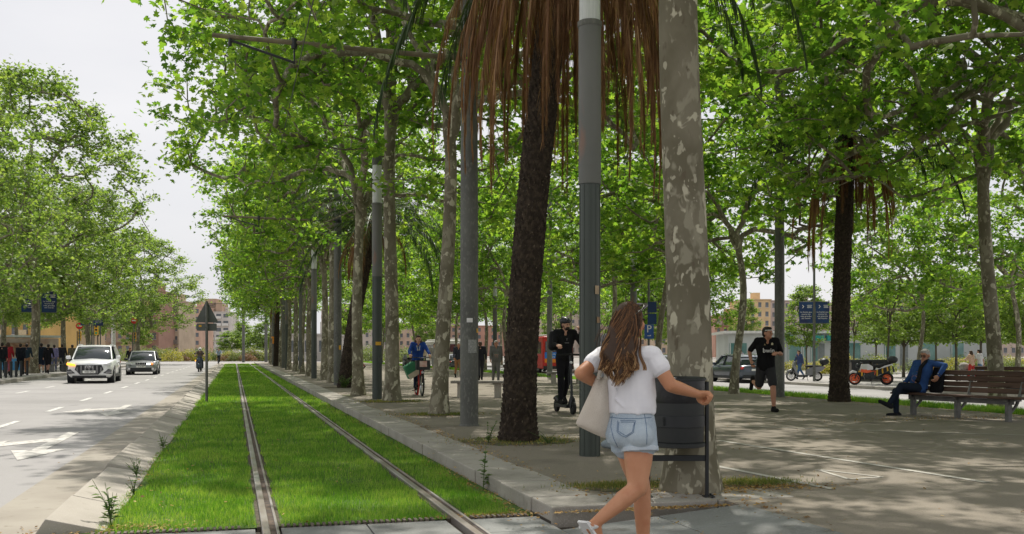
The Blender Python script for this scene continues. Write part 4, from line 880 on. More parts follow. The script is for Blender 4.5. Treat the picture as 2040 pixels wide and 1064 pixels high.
# kiosk on the left
e = empty('kiosk', tuple(at_y(48, 92, .15)), R(20), 'pale market kiosk with a flat awning behind the walkers on the left', 'kiosk'); b = MB(); b.box((0, 1.5, 1.2), (5.5, 2.5, 2.4)); b.build('wall', mat('kiosk_wall', (.5, .45, .38), .8, (.36, .26, .2), 1.2), e, smooth=0)
b = MB(); b.box((0, 1, 2.55), (6.2, 4, .16)); b.build('awning', mat('awning', (.45, .5, .48), .7), e); b = MB(); b.box((-.6, .2, 1.5), (2.2, .1, 1.0)); b.build('counter', mat('counter', (.24, .13, .08), .7, (.4, .3, .2), 3), e, smooth=0)
b = MB(); b.box((0, 0, .5), (1.3, .06, .7)); b.box((-.5, 0, .1), (.05, .3, .2), 1); b.box((.5, 0, .1), (.05, .3, .2), 1); tag(b.build('blue_board', [mat('blue_panel', (.05, .22, .42), .6), M_dark], loc=tuple(at_y(26, 64, .15))), 'blue board standing on the left pavement between walkers', 'board')

# stickers on the poles
def sticker(par, a, z, r, w, h, m, name='sticker'):
    b = MB(); vs = []
    for k in range(5):
        t = a + (k / 4 - .5) * w / r
        for q in (z - h / 2, z + h / 2): vs.append((r * math.cos(t), r * math.sin(t), q))
    b.add(vs, [(2 * k, 2 * k + 2, 2 * k + 3, 2 * k + 1) for k in range(4)]); b.build(name, m, par)
sticker(TP, R(-40), 1.58, .156, .07, .07, M_yellow); sticker(TP, R(-80), 1.32, .156, .16, .22, M_worn := mat('torn_poster', (.2, .21, .2), .9, (.34, .34, .32), 40)); sticker(TP, R(-100), 1.75, .156, .1, .07, M_white)
sticker(bpy.data.objects['lamp_post.001'], R(-110), 1.45, .137, .16, .09, M_yellow); sticker(bpy.data.objects['tram_pole.001'], R(-60), 1.4, .156, .1, .16, M_yellow); sticker(LP, R(-70), 1.95, .1365, .06, .1, mat('sticker_tan', (.4, .3, .2), .8)); sticker(LP, R(-62), 1.6, .1365, .05, .07, mat('sticker_brown', (.3, .2, .12), .8))
# ------------------------------------------------------------------ vehicles
M_glass = glassmat('car_glass', (.03, .04, .045), .06); M_lens = mat('lamp_lens', (.6, .62, .62), .12, spec=.7, scale=4); M_tail = mat('tail_lens', (.5, .02, .015), .2, spec=.6); M_plate = mat('plate_white', (.7, .7, .66), .5)
M_amber = bpy.data.materials.new('lit_indicator'); M_amber.use_nodes = True; q = M_amber.node_tree.nodes['Principled BSDF']; q.inputs['Base Color'].default_value = (.8, .3, .03, 1); q.inputs['Emission Color'].default_value = (1, .38, .03, 1); q.inputs['Emission Strength'].default_value = 1.6
def carpaint(n, c, metal=.3): 
    m = mat(n, c, .28, scale=1.5, metal=metal, spec=.5); m.node_tree.nodes['Principled BSDF'].inputs['Coat Weight'].default_value = .6; return m
def wheel(par, c, r, w, ax=(1, 0, 0), tyre=None, rim=None, spokes=5, thin=False, name='wheel', moto=False):
    ax = Vector(ax).normalized(); c = Vector(c); b = MB()
    if moto: b.torus(c, r - w * .45, w * .45, ax, 0, 36, 10)
    elif thin: b.torus(c, r - w / 2, w / 2, ax, 0, 36, 8)
    else:
        u = ax.orthogonal().normalized(); 
        b.torus(c, r - w * .32, w * .32, ax, 0, 32, 8); b.tube([c - ax * w * .42, c + ax * w * .42], [r * .93] * 2, 32, 0)
    t = b.build(name, tyre or M_black, par); b = MB(); u = ax.orthogonal().normalized(); v = ax.cross(u)
    if moto:
        b.torus(c, r - w * 1.0, .022, ax, 0, 32, 6); b.disc(c, .06, ax, w * 1.1, 0, 12)
        for k in range(6): a = k * 6.283 / 6; d = u * math.cos(a) + v * math.sin(a); b.beam(c, c + d * (r - w), .022, .03, 0, up=ax)
        for s in (-1, 1): b.disc(c + ax * s * w * .5, r * .45, ax, .006, 0, 20)
    elif thin:
        b.torus(c, r - w * 1.1, .012, ax, 0, 32, 6); b.disc(c, .03, ax, .08, 0, 10)
        for k in range(14): a = k * 6.283 / 14; d = u * math.cos(a) + v * math.sin(a); b.tube([c + d * .02 + ax * .02 * (-1) ** k, c + d * (r - w)], .003, 3)
    else:
        for s in (-1, 1):
            b.torus(c + ax * s * w * .4, r * .66, r * .05, ax, 0, 28, 6); b.disc(c + ax * s * w * .4, r * .16, ax, w * .1, 0, 12)
            for k in range(spokes): a = k * 6.283 / spokes; d = u * math.cos(a) + v * math.sin(a); b.beam(c + ax * s * w * .42, c + ax * s * w * .42 + d * r * .66, r * .13, w * .1, 0, up=ax)
    b.build('rim', rim or M_chrome, t); return t
def loft(b, st, mi=0):
    n = len(st[0]); base = len(b.v); vs = [p for s in st for p in s]; fs = []
    for i in range(len(st) - 1):
        for k in range(n - 1): fs.append((i * n + k, i * n + k + 1, (i + 1) * n + k + 1, (i + 1) * n + k))
        fs.append((i * n + n - 1, i * n, (i + 1) * n, (i + 1) * n + n - 1))
    fs.append(tuple(range(n - 1, -1, -1))); fs.append(tuple(range((len(st) - 1) * n, len(st) * n)))
    return b.add(vs, fs, mi)
def car(name, loc, rz, label, cat, paint, L=4.68, W=1.89, H=1.66, kind='suv', group=None, lamp=0, plate='4083 LMZ', badge=True):
    e = empty(name, loc, rz, label, cat, group); hw = W / 2; suv = kind == 'suv'; k = H / 1.66; gb = .24 if suv else .19
    def sec(y, zb, zt, w): return [(-w * .86, y, zb), (-w * .97, y, zb + .1), (-w, y, zb + (zt - zb) * .5), (-w * .97, y, zt - .09), (-w * .86, y, zt - .015), (0, y, zt + .03), (w * .86, y, zt - .015), (w * .97, y, zt - .09), (w, y, zb + (zt - zb) * .5), (w * .97, y, zb + .1), (w * .86, y, zb)]
    bl = 1.08 * k; f = -L / 2
    if suv: st = [(0, .42, .78, .78), (.06, .32, .86, .86), (.2, .27, .93, .93), (.6, gb, .99, .985), (1.25, gb, 1.05, 1), (2.4, gb, 1.09, 1), (3.9, gb, 1.1, .985), (4.35, .28, 1.08, .95), (4.62, .36, 1.02, .9), (4.68, .45, .95, .84)]
    else: st = [(0, .36, .62, .76), (.06, .27, .7, .86), (.22, .22, .78, .94), (.65, gb, .88, .985), (1.35, gb, .99, 1), (2.4, gb, 1.03, 1), (3.9, gb, 1.06, .98), (4.4, .25, 1.04, .94), (4.62, .33, .96, .9), (4.68, .42, .88, .84)]
    s = L / 4.68; b = MB(); loft(b, [sec(f + y * s, zb * k, zt * k, w * hw) for y, zb, zt, w in st]); b.build('body', paint, e, smooth=50)
    zr = H - (.0 if suv else 0); hb = st[4][2] * k
    def gs(y, zb, zt, wb, wt): return [(-wb, y, zb), (-wt, y, zt - .05), (-wt * .9, y, zt), (0, y, zt + .015), (wt * .9, y, zt), (wt, y, zt - .05), (wb, y, zb)]
    wt = hw * .72; wb = hw * .9; y0 = f + (1.15 if suv else 1.25) * s
    rear = (4.42 if suv else 4.25) * s
    b = MB(); loft(b, [gs(y0, hb - .06, hb + .0, wb * .93, wb * .9), gs(y0 + .35 * s, hb - .06, hb + (zr - hb) * .5, wb, hw * .79), gs(y0 + .8 * s, hb - .06, zr - .05, wb, wt), gs(y0 + 1.5 * s, hb - .06, zr - .02, wb, wt), gs(f + 3.6 * s, hb - .06, zr - .06, wb, wt), gs(f + rear * .975, hb - .06, hb + (zr - hb) * .55, wb * .97, hw * .76), gs(f + rear, hb - .06, hb, wb * .93, hw * .84)]); b.build('windows', M_glass, e, smooth=50)
    b = MB(); loft(b, [[(-wt * q, y, z), (-wt * .9 * q, y, z + .03), (0, y, z + .045), (wt * .9 * q, y, z + .03), (wt * q, y, z), (0, y, z - .02)] for y, z, q in ((y0 + .74 * s, zr - .075, 1.0), (y0 + .85 * s, zr - .045, 1.03), (y0 + 1.5 * s, zr - .018, 1.04), (f + 3.6 * s, zr - .055, 1.04), (f + 3.95 * s, zr - .13, 1.02))]); b.build('roof', paint, e)
    for sd in (-1, 1):
        b = MB(); b.beam((sd * wb * .95, y0 + .02, hb - .02), (sd * wt * 1.0, y0 + .8 * s, zr - .055), .05, .08); b.build('pillar', paint, e)
        b = MB(); b.beam((sd * wb * .98, f + rear * .97, hb), (sd * wt, f + 3.65 * s, zr - .09), .06, .3); b.build('rear_pillar', paint, e)
        b = MB(); b.beam((sd * wb * 1.01, f + 2.42 * s, hb), (sd * wt * 1.02, f + 2.5 * s, zr - .06), .03, .07); b.build('door_pillar', M_dark, e)
        b = MB(); b.box((sd * (hw + .09), y0 + .42, hb + .07), (.2, .12, .15)); b.build('mirror', [paint] if suv else [M_dark], e, bevel=.04)
        if suv: b = MB(); b.tube([(sd * wt * .98, y0 + .95 * s, zr + .01), (sd * wt * .98, y0 + 1.1 * s, zr + .05), (sd * wt * .98, f + 3.7 * s, zr + .03), (sd * wt * .98, f + 3.85 * s, zr - .05)], .022, 6); b.build('roof_rail', M_chrome, e)
        b = MB(); b.box((sd * hw * 1.0, f + 2.35 * s, .32 * k), (.03, 1.9 * s, .12)); b.build('sill_trim', M_dark, e, bevel=.01)
        for hy in (2.15, 3.1): b = MB(); b.box((sd * (hw * .985), f + hy * s, .86 * k), (.04, .2, .035)); b.build('door_handle', M_dark, e, bevel=.008)
        for wy in (.95, .95 + 2.82):
            r = .355 if suv else .32
            b = MB(); b.tube([(sd * (hw * .7), f + wy * s, r), (sd * (hw + .006), f + wy * s, r)], [r + .06] * 2, 28); b.build('wheel_arch', M_dark, e)
            wheel(e, (sd * (hw - .1), f + wy * s, r), r, .235, rim=mat('alloy', (.35, .35, .36), .3, metal=.7))
    yf = f - .012; lz = .80 * k if suv else .66
    for sd in (-1, 1):                                             # front lamps
        on = lamp == sd; b = MB(); b.prism([(sd * .55 * hw / .945, lz - .05), (sd * .9 * hw / .945, lz + .0), (sd * .885 * hw / .945, lz + .1), (sd * .58 * hw / .945, lz + .04)][::sd], .2, Matrix.Translation((0, f + .16, 0)) @ RX); b.build('headlight', M_amber if on and suv else M_lens, e)
        if on and not suv: b = MB(); b.box((sd * .62, f + .0, lz + .01), (.13, .08, .09)); b.build('indicator', M_amber, e)
        b = MB()
        if suv: b.prism([(sd * .56, .44), (sd * .9, .4), (sd * .9, .58), (sd * .76, .62)][::sd], .1, Matrix.Translation((0, f + .09, 0)) @ RX); b.box((sd * .78, f - .015, .53), (.22, .012, .014), 1); b.box((sd * .78, f - .015, .46), (.24, .012, .014), 1)
        else: b.disc((sd * .66, f + .03, .36), .07, (0, 1, 0), .08, 1, 14)
        b.build('lower_vent', [M_dark, M_chrome], e)
    b = MB()
    if suv: b.prism([(-.36, .38), (.36, .38), (.58, .6), (.5, .8), (-.5, .8), (-.58, .6)], .06, Matrix.Translation((0, yf + .03, 0)) @ RX)
    else: b.box((0, f + .01, .67), (.62, .06, .13)); b.box((0, f + .02, .34), (1.2, .06, .17))
    g_ = b.build('grille', M_dark, e); b = MB()
    for x in ([-.48, -.32, -.16, 0, .16, .32, .48] if suv else [-.2, -.07, .07, .2]): b.box((x, yf - .035 if suv else f - .03, .6 if suv else .67), (.014, .012, (.36 if abs(x) < .4 else .2) if suv else .12))
    if not suv: b.box((0, f - .03, .74), (.64, .014, .018)); b.box((0, f - .03, .605), (.64, .014, .018))
    b.build('grille_bars', M_chrome, g_)
    if badge:
        b = MB()
        for i in range(4): b.torus((-.105 + .07 * i, yf - .05, .71 if suv else .67), .042, .008, (0, 1, 0), 0, 18, 6)
        b.build('badge', M_chrome, g_)
    b = MB(); b.box((0, yf - .05, .5 if suv else .5), (.52, .012, .11)); p = b.build('number_plate', M_plate, e); b = MB(); b.text(plate, .095, Matrix.Translation((.015, yf - .058, .5)) @ RX, thick=.001); b.build('lettering', M_dark, p)
    b = MB(); b.box((0, f + .1, .3 * k), (W * .72, .12, .09)); b.build('bumper_lip', M_dark, e, bevel=.02)
    yr = f + L + .0                                                # rear
    for sd in (-1, 1): b = MB(); b.box((sd * hw * .68, yr - .09, .88 * k), (hw * .5, .16, .13)); b.build('tail_lamp', M_tail, e, bevel=.03)
    b = MB(); b.box((0, yr - .04, .38 * k), (W * .8, .12, .2)); b.build('rear_bumper', M_dark, e, bevel=.03)
    b = MB(); b.box((0, yr + .01, .78 * k), (.52, .02, .11)); b.build('number_plate', M_plate, e)
    b = MB(); b.box((0, f + L / 2, .3), (W * .78, L * .86, .16)); b.build('underbody', M_dark, e)
    return e
def c_at(px, py, L): p = at(px, py, 0); return (p.x, p.y + L / 2 - .0, .0)
p = at(181, 763, 0); car('suv', (p.x, p.y + 1.5, .005), R(1), 'white off-road car with roof rails driving towards the camera, indicator lit', 'car', carpaint('white_car_paint', (.78, .79, .79), 0), lamp=-1)
p = at(282, 746.5, 0); car('saloon_car', (p.x, p.y + 1.4, .005), R(1), 'dark grey saloon car following behind the white off-road car', 'car', carpaint('grey_car_paint', (.26, .27, .275), .5), 4.5, 1.77, 1.43, 'saloon', lamp=1, plate='2746 FBT', badge=False)
p = at(1492, 763, ZR); car('hatchback', (p.x + .2, p.y + 1.8, ZR + .005), R(180), 'dark blue grey car seen from behind on the side road, left of the runner', 'car', carpaint('blue_grey_paint', (.05, .065, .085), .3), 4.4, 1.82, 1.5, 'suv', 'cars on the side road', badge=False)
p = at(1330, 752, ZR); car('hatchback', (p.x, p.y + 1.8, ZR + .005), R(180), 'silver car with red tail lamp between the parking sign and the big trunk', 'car', carpaint('silver_paint', (.4, .41, .42), .5), 4.1, 1.75, 1.46, 'suv', 'cars on the side road', badge=False)
p = at(700, 738, .13); 
car('hatchback', (20, 92, ZR + .005), R(180), 'dark car far down the side road, seen between tram row trunks', 'car', carpaint('far_dark_paint', (.05, .055, .06), .4), 4.2, 1.8, 1.46, 'suv', 'cars on the side road', badge=False)
copy_tree(bpy.data.objects['hatchback.001'], (23, 80, ZR + .005), R(180), 'pale car farther along the side road, seen between tram row trunks')
# bus
def bus(loc, rz, label, c1, c2, L=10):
    e = empty('bus', loc, rz, label, 'bus', 'buses on the side road'); b = MB(); b.box((0, L / 2, 1.62), (2.5, L, 2.55)); b.build('body', mat('bus_red', c1, .4), e, bevel=.12)
    b = MB(); b.box((0, -.012, 2.1), (2.1, .06, .8)); b.build('rear_window', M_glass, e, bevel=.03); b = MB(); b.box((0, -.02, 1.42), (2.2, .05, .5)); ad = b.build('advert_panel', mat('advert_blue', c2, .5, scale=2), e)
    b = MB(); b.text('Ara és', .2, Matrix.Translation((-.5, -.05, 1.52)) @ RX); b.text('l\'hora', .2, Matrix.Translation((-.5, -.05, 1.3)) @ RX); b.build('lettering', M_white, ad)
    b = MB(); b.box((0, -.02, 1.0), (2.2, .05, .3)); b.build('orange_strip', mat('bus_orange', (.7, .22, .02), .5), e)
    for s in (-1, 1):
        b = MB(); b.box((s * 1.0, -.02, .72), (.4, .06, .16)); b.build('tail_lamp', M_tail, e); b = MB(); b.box((s * 1.26, L / 2, 2.0), (.03, L * .9, .9)); b.build('side_window', M_glass, e)
        for y in (1.6, L - 2): wheel(e, (s * 1.1, y, .48), .48, .28)
    b = MB(); b.box((0, .05, .45), (2.4, .2, .25)); b.build('bumper', M_dark, e); b = MB(); b.box((0, L / 2, 2.95), (2.3, L * .9, .18)); b.build('roof', mat('bus_roof', (.6, .58, .55), .6), e, bevel=.05)
p = at(1112, 744, ZR); bus((p.x, p.y, ZR), R(-2), 'red city bus with a blue and orange rear, behind the man on the scooter', (.45, .03, .02), (.03, .17, .5))
bus((21.5, 100, ZR), R(-2), 'pale bus with an orange stripe, behind the old man in grey', (.5, .47, .43), (.4, .37, .33))
# two wheelers; local frame: front towards -x
def motor_scooter(loc, rz, label, c, box=True, group=None):
    e = empty('motor_scooter', loc, rz, label, 'motor scooter', group); pm = carpaint('scooter_paint', c, .4); ax = (0, 1, 0)
    wheel(e, (-.7, 0, .26), .26, .09, ax, moto=True); wheel(e, (.66, 0, .25), .25, .1, ax, moto=True)
    b = MB(); b.tube([(-.7, .0, .34), (-.62, 0, .52), (-.5, 0, .82), (-.42, 0, 1.02)], [.07, .09, .07, .04], 10); b.build('front_fork', M_dark, e)
    b = MB(); b.tube([(-.95, 0, .3), (-.85, 0, .5), (-.7, 0, .56), (-.52, 0, .46)], [.05, .08, .09, .07], 10); b.build('mudguard', pm, e)
    b = MB(); loft(b, [[(x - .06, -w, z), (x - .12, 0, z + .02), (x - .06, w, z), (x + .05, w * .8, z), (x + .05, -w * .8, z)] for x, z, w in ((-.34, .25, .16), (-.42, .45, .2), (-.52, .75, .2), (-.5, .95, .15), (-.45, 1.03, .09))]); b.build('leg_shield', pm, e)
    b = MB(); b.box((-.12, 0, .27), (.56, .34, .12)); b.build('footboard', M_dark, e, bevel=.03)
    b = MB(); loft(b, [[(x, -w, z0), (x, -w * .9, z1), (x, w * .9, z1), (x, w, z0)] for x, z0, z1, w in ((.1, .3, .6, .13), (.3, .3, .72, .19), (.6, .42, .76, .2), (.9, .56, .78, .15), (1.02, .68, .76, .08))]); b.build('rear_body', pm, e, smooth=60)
    b = MB(); b.ell((.42, 0, .78), (.42, .16, .08)); b.build('saddle', M_black, e); b = MB(); b.tube([(-.42, -.34, 1.06), (-.4, -.12, 1.08), (-.4, .12, 1.08), (-.42, .34, 1.06)], .018, 8); b.build('handlebar', M_dark, e)
    for s in (-1, 1): b = MB(); b.tube([(-.42, s * .2, 1.08), (-.44, s * .27, 1.24)], .008, 5); b.ell((-.44, s * .28, 1.28), (.03, .07, .05)); b.build('mirror', M_dark, e)
    b = MB(); b.ell((-.56, 0, .9), (.05, .13, .07)); b.build('headlight', M_lens, e); b = MB(); b.ell((1.02, 0, .72), (.04, .1, .04)); b.build('tail_lamp', M_tail, e)
    b = MB(); b.tube([(.25, .16, .24), (.5, .2, .3), (.85, .2, .38)], [.04, .06, .05], 10); b.build('exhaust', M_dark, e); b = MB(); b.tube([(.1, -.1, .25), (.16, -.16, .02)], .014, 5); b.build('stand', M_dark, e)
    if box: b = MB(); b.ell((1.0, 0, 1.02), (.25, .24, .19)); b.tube([(.85, 0, .76), (.95, 0, .86)], .05, 6); b.build('top_box', M_dark, e)
    return e
MS = motor_scooter(tuple(at(1603, 759, ZP)), R(-28), 'grey parked motor scooter with a black top box behind the grey pole', (.16, .16, .165), group='parked motor scooters')
def motorbike(loc, rz, label):
    e = empty('motorcycle', loc, rz, label, 'motorcycle'); ax = (0, 1, 0); M_or = mat('orange_rim', (.62, .1, .03), .4); pw = carpaint('bike_white', (.5, .49, .47), .1)
    wheel(e, (-.72, 0, .3), .3, .095, ax, rim=M_or, moto=True); wheel(e, (.7, 0, .3), .3, .12, ax, rim=M_or, moto=True)
    b = MB(); [b.tube([(-.72, s, .3), (-.58, s, .66), (-.46, s, .98)], [.03, .026, .024], 8) for s in (-.09, .09)]; b.box((-.5, 0, .86), (.05, .2, .04)); b.build('front_fork', M_dark, e)
    b = MB(); b.tube([(-.98, 0, .52), (-.8, 0, .63), (-.6, 0, .56)], [.05, .07, .05], 8); b.build('mudguard', pw, e)
    b = MB(); loft(b, [[(x, -w, z0), (x, -w * .8, z1), (x, w * .8, z1), (x, w, z0)] for x, z0, z1, w in ((-.52, .68, .78, .1), (-.4, .66, .96, .17), (-.12, .7, .98, .17), (.08, .72, .86, .1))]); b.build('tank', pw, e, smooth=60)
    b = MB(); loft(b, [[(x, -w, z0), (x, -w * .9, z1), (x, w * .9, z1), (x, w, z0)] for x, z0, z1, w in ((-.46, .6, .74, .185), (-.2, .56, .72, .19), (.0, .6, .7, .12))]); b.build('fairing', M_or, e, smooth=60)
    b = MB(); b.box((-.06, 0, .42), (.44, .28, .34)); b.tube([(-.2, -.17, .42), (-.2, .17, .42)], .12, 14); b.tube([(.06, -.16, .38), (.06, .16, .38)], .13, 14); b.build('engine', M_dark, e, bevel=.03)
    b = MB(); [b.tube([(-.42, s, .8), (-.05, s, .62), (.2, s, .66), (.12, s, .4)], .022, 6) for s in (-.12, .12)]; b.build('frame', M_or, e)
    b = MB(); b.tube([(.1, 0, .86), (.35, 0, .84), (.6, 0, .92), (.85, 0, 1.0)], [.1, .13, .11, .06], 10); b.build('saddle', M_black, e)
    b = MB(); loft(b, [[(x, -w, z0), (x, -w, z1), (x, w, z1), (x, w, z0)] for x, z0, z1, w in ((.2, .7, .8, .1), (.6, .82, .9, .11), (.95, .94, 1.0, .05))]); b.build('tail', pw, e)
    b = MB(); [b.tube([(.1, s, .4), (.7, s, .3)], .03, 6) for s in (-.11, .11)]; b.build('swingarm', M_dark, e); b = MB(); b.tube([(.15, .16, .3), (.5, .18, .45), (.85, .18, .62)], [.04, .06, .06], 10); b.build('exhaust', M_dark, e)
    b = MB(); b.tube([(-.4, -.38, 1.06), (-.44, -.15, 1.05), (-.44, .15, 1.05), (-.4, .38, 1.06)], .016, 8); b.build('handlebar', M_dark, e); b = MB(); b.ell((-.6, 0, .9), (.08, .12, .11)); b.build('headlight', M_dark, e)
    b = MB(); b.ell((.95, 0, 1.18), (.24, .24, .18)); b.tube([(.8, 0, .98), (.9, 0, 1.05)], .05, 6); b.build('top_box', M_dark, e); b = MB(); b.tube([(.95, 0, .88), (1.02, 0, .6)], [.03, .05], 6); b.build('plate_holder', M_dark, e); b = MB(); b.tube([(0, -.1, .3), (.02, -.22, .02)], .014, 5); b.build('stand', M_dark, e)
    for s in (-1, 1): b = MB(); b.tube([(-.42, s * .25, 1.06), (-.44, s * .32, 1.22)], .008, 5); b.ell((-.44, s * .33, 1.25), (.03, .06, .04)); b.build('mirror', M_dark, e)
    return e
motorbike(tuple(at(1735, 767, ZP)), R(-28), 'parked orange and white motorbike with orange wheel rims and a black top box')
copy_tree(MS, tuple(at(812, 735, .13)), R(60), 'dark parked motor scooter far behind the woman on the red bike', group='parked motor scooters')
def bicycle(loc, rz, label, paint, basket=True, cat='bicycle'):      # front towards -x
    e = empty('bicycle', loc, rz, label, cat); ax = (0, 1, 0); wheel(e, (-.53, 0, .32), .32, .05, ax, thin=True); wheel(e, (.53, 0, .32), .32, .05, ax, thin=True)
    b = MB(); b.tube([(-.36, 0, .88), (-.3, 0, .72), (-.1, 0, .36), (.1, 0, .3)], [.03, .045, .045, .04], 8); b.tube([(.1, 0, .3), (.24, 0, .8)], .03, 8); b.tube([(.1, .05, .3), (.53, .05, .32)], .016, 6); b.tube([(.1, -.05, .3), (.53, -.05, .32)], .016, 6); b.tube([(.2, 0, .62), (.53, .06, .32)], .014, 6); b.build('frame', paint, e)
    b = MB(); b.tube([(-.36, .05, .8), (-.53, .06, .32)], .016, 6); b.tube([(-.36, -.05, .8), (-.53, -.06, .32)], .016, 6); b.tube([(-.36, 0, .72), (-.33, 0, 1.05)], .018, 6); b.build('front_fork', M_dark, e)
    b = MB(); b.tube([(-.2, -.3, 1.06), (-.32, -.2, 1.08), (-.34, 0, 1.06), (-.32, .2, 1.08), (-.2, .3, 1.06)], .014, 6); b.build('handlebar', M_dark, e)
    b = MB(); b.ell((.28, 0, .93), (.14, .09, .04)); b.tube([(.24, 0, .78), (.27, 0, .92)], .014, 6); b.build('saddle', M_black, e)
    b = MB(); b.torus((.53, 0, .32), .37, .022, ax, 0, 28, 5); b.build('mudguard', paint, e) if basket else None
    b = MB(); b.disc((.1, .07, .3), .09, ax, .02); b.tube([(.1, .08, .3), (.1, .1, .14)], .012, 5); b.tube([(.1, -.08, .3), (.1, -.1, .46)], .012, 5); b.box((.1, .15, .14), (.09, .09, .02)); b.box((.1, -.15, .46), (.09, .09, .02)); b.build('crank', M_dark, e)
    if basket:
        b = MB(); b.box((-.5, 0, .87), (.02, .36, .26)); b.box((-.74, 0, .87), (.02, .36, .26)); b.box((-.62, .18, .87), (.25, .02, .26)); b.box((-.62, -.18, .87), (.25, .02, .26)); b.box((-.62, 0, .745), (.25, .36, .02)); bk = b.build('basket', M_dark, e)
        b = MB(); b.box((-.755, 0, .9), (.012, .2, .16)); b.build('front_plate', mat('bike_plate', (.6, .5, .46), .5, (.55, .3, .26), 9), bk); b = MB(); b.ell((-.62, 0, .67), (.05, .04, .04)); b.build('headlight', M_lens, e)
    return e
# ------------------------------------------------------------------ people
M_skin = mat('skin', (.46, .25, .165), .55, (.53, .31, .215), 7, .3); M_skint = mat('tanned_skin', (.36, .17, .105), .55, (.43, .22, .14), 7, .3)
HAIRS = {'dark': mat('dark_hair', (.022, .015, .011), .6, scale=30), 'brown': mat('brown_hair', (.06, .035, .02), .6, scale=30), 'grey': mat('grey_hair', (.42, .4, .37), .7, scale=30), 'fair': mat('fair_hair', (.25, .16, .08), .6, scale=30)}
_cl = {}
def cloth(*c):
    if c not in _cl: _cl[c] = mat('cloth', c, .9, scale=9, spec=.15, bump=.25, bscale=12)
    return _cl[c]
M_eye = mat('eye_dark', (.02, .015, .012), .3); M_lip = mat('lips', (.36, .13, .1), .5)
def skinmesh(b, name, m, vox, parent=None, smooth_it=5, loc=None):
    """one continuous surface round overlapping shapes"""
    me = bpy.data.meshes.new('raw'); me.from_pydata(b.v, [], b.f); o = bpy.data.objects.new('raw', me); col.objects.link(o)
    r = o.modifiers.new('r', 'REMESH'); r.mode = 'VOXEL'; r.voxel_size = vox
    s = o.modifiers.new('s', 'SMOOTH'); s.factor = .5; s.iterations = smooth_it
    out = bpy.data.meshes.new_from_object(o.evaluated_get(bpy.context.evaluated_depsgraph_get())); bpy.data.objects.remove(o); bpy.data.meshes.remove(me)
    out.name = name; out.materials.clear(); out.materials.append(m); out.polygons.foreach_set('use_smooth', [True] * len(out.polygons))
    q = bpy.data.objects.new(name, out); col.objects.link(q)
    if parent is not None: q.parent = parent
    if loc is not None: q.location = loc
    return q
def hand_prims(b, w, d, palm, size, side, curl=.6):
    """palm and five fingers from wrist w along d; palm = direction the palm faces"""
    d = Vector(d).normalized(); pl = Vector(palm); pl = (pl - d * pl.dot(d)).normalized(); ac = d.cross(pl) * side; w = Vector(w); s = size
    b.cap_(w, w + d * s * .25, s * .12, s * .14); 
    for k in (-1, 1): b.cap_(w + d * s * .12 + ac * k * s * .12, w + d * s * .48 + ac * k * s * .17, s * .1, s * .095)
    b.cap_(w + d * s * .2, w + d * s * .46, s * .12, s * .11)
    for i, (l, o) in enumerate(((.44, .21), (.5, .07), (.46, -.07), (.36, -.2))):
        p = w + d * s * .48 + ac * s * o; ang = 0; dd = d.copy()
        for sg in (.45, .32, .25):
            ang += curl * (.9 if sg == .45 else 1.1); dd = d * math.cos(ang) + pl * math.sin(ang); n = p + dd * s * l * sg; b.cap_(p, n, s * .062, s * .055, n=8); p = n
    p = w + d * s * .14 + ac * s * .18; t1 = p + (d * .6 + ac * .55 + pl * .35).normalized() * s * .24; t2 = t1 + (d * .75 - ac * .1 + pl * .6).normalized() * s * .2; b.cap_(p, t1, s * .085, s * .07, n=8); b.cap_(t1, t2, s * .07, s * .055, n=8)
def rotx(v, a): return Vector((v.x, v.y * math.cos(a) - v.z * math.sin(a), v.y * math.sin(a) + v.z * math.cos(a)))
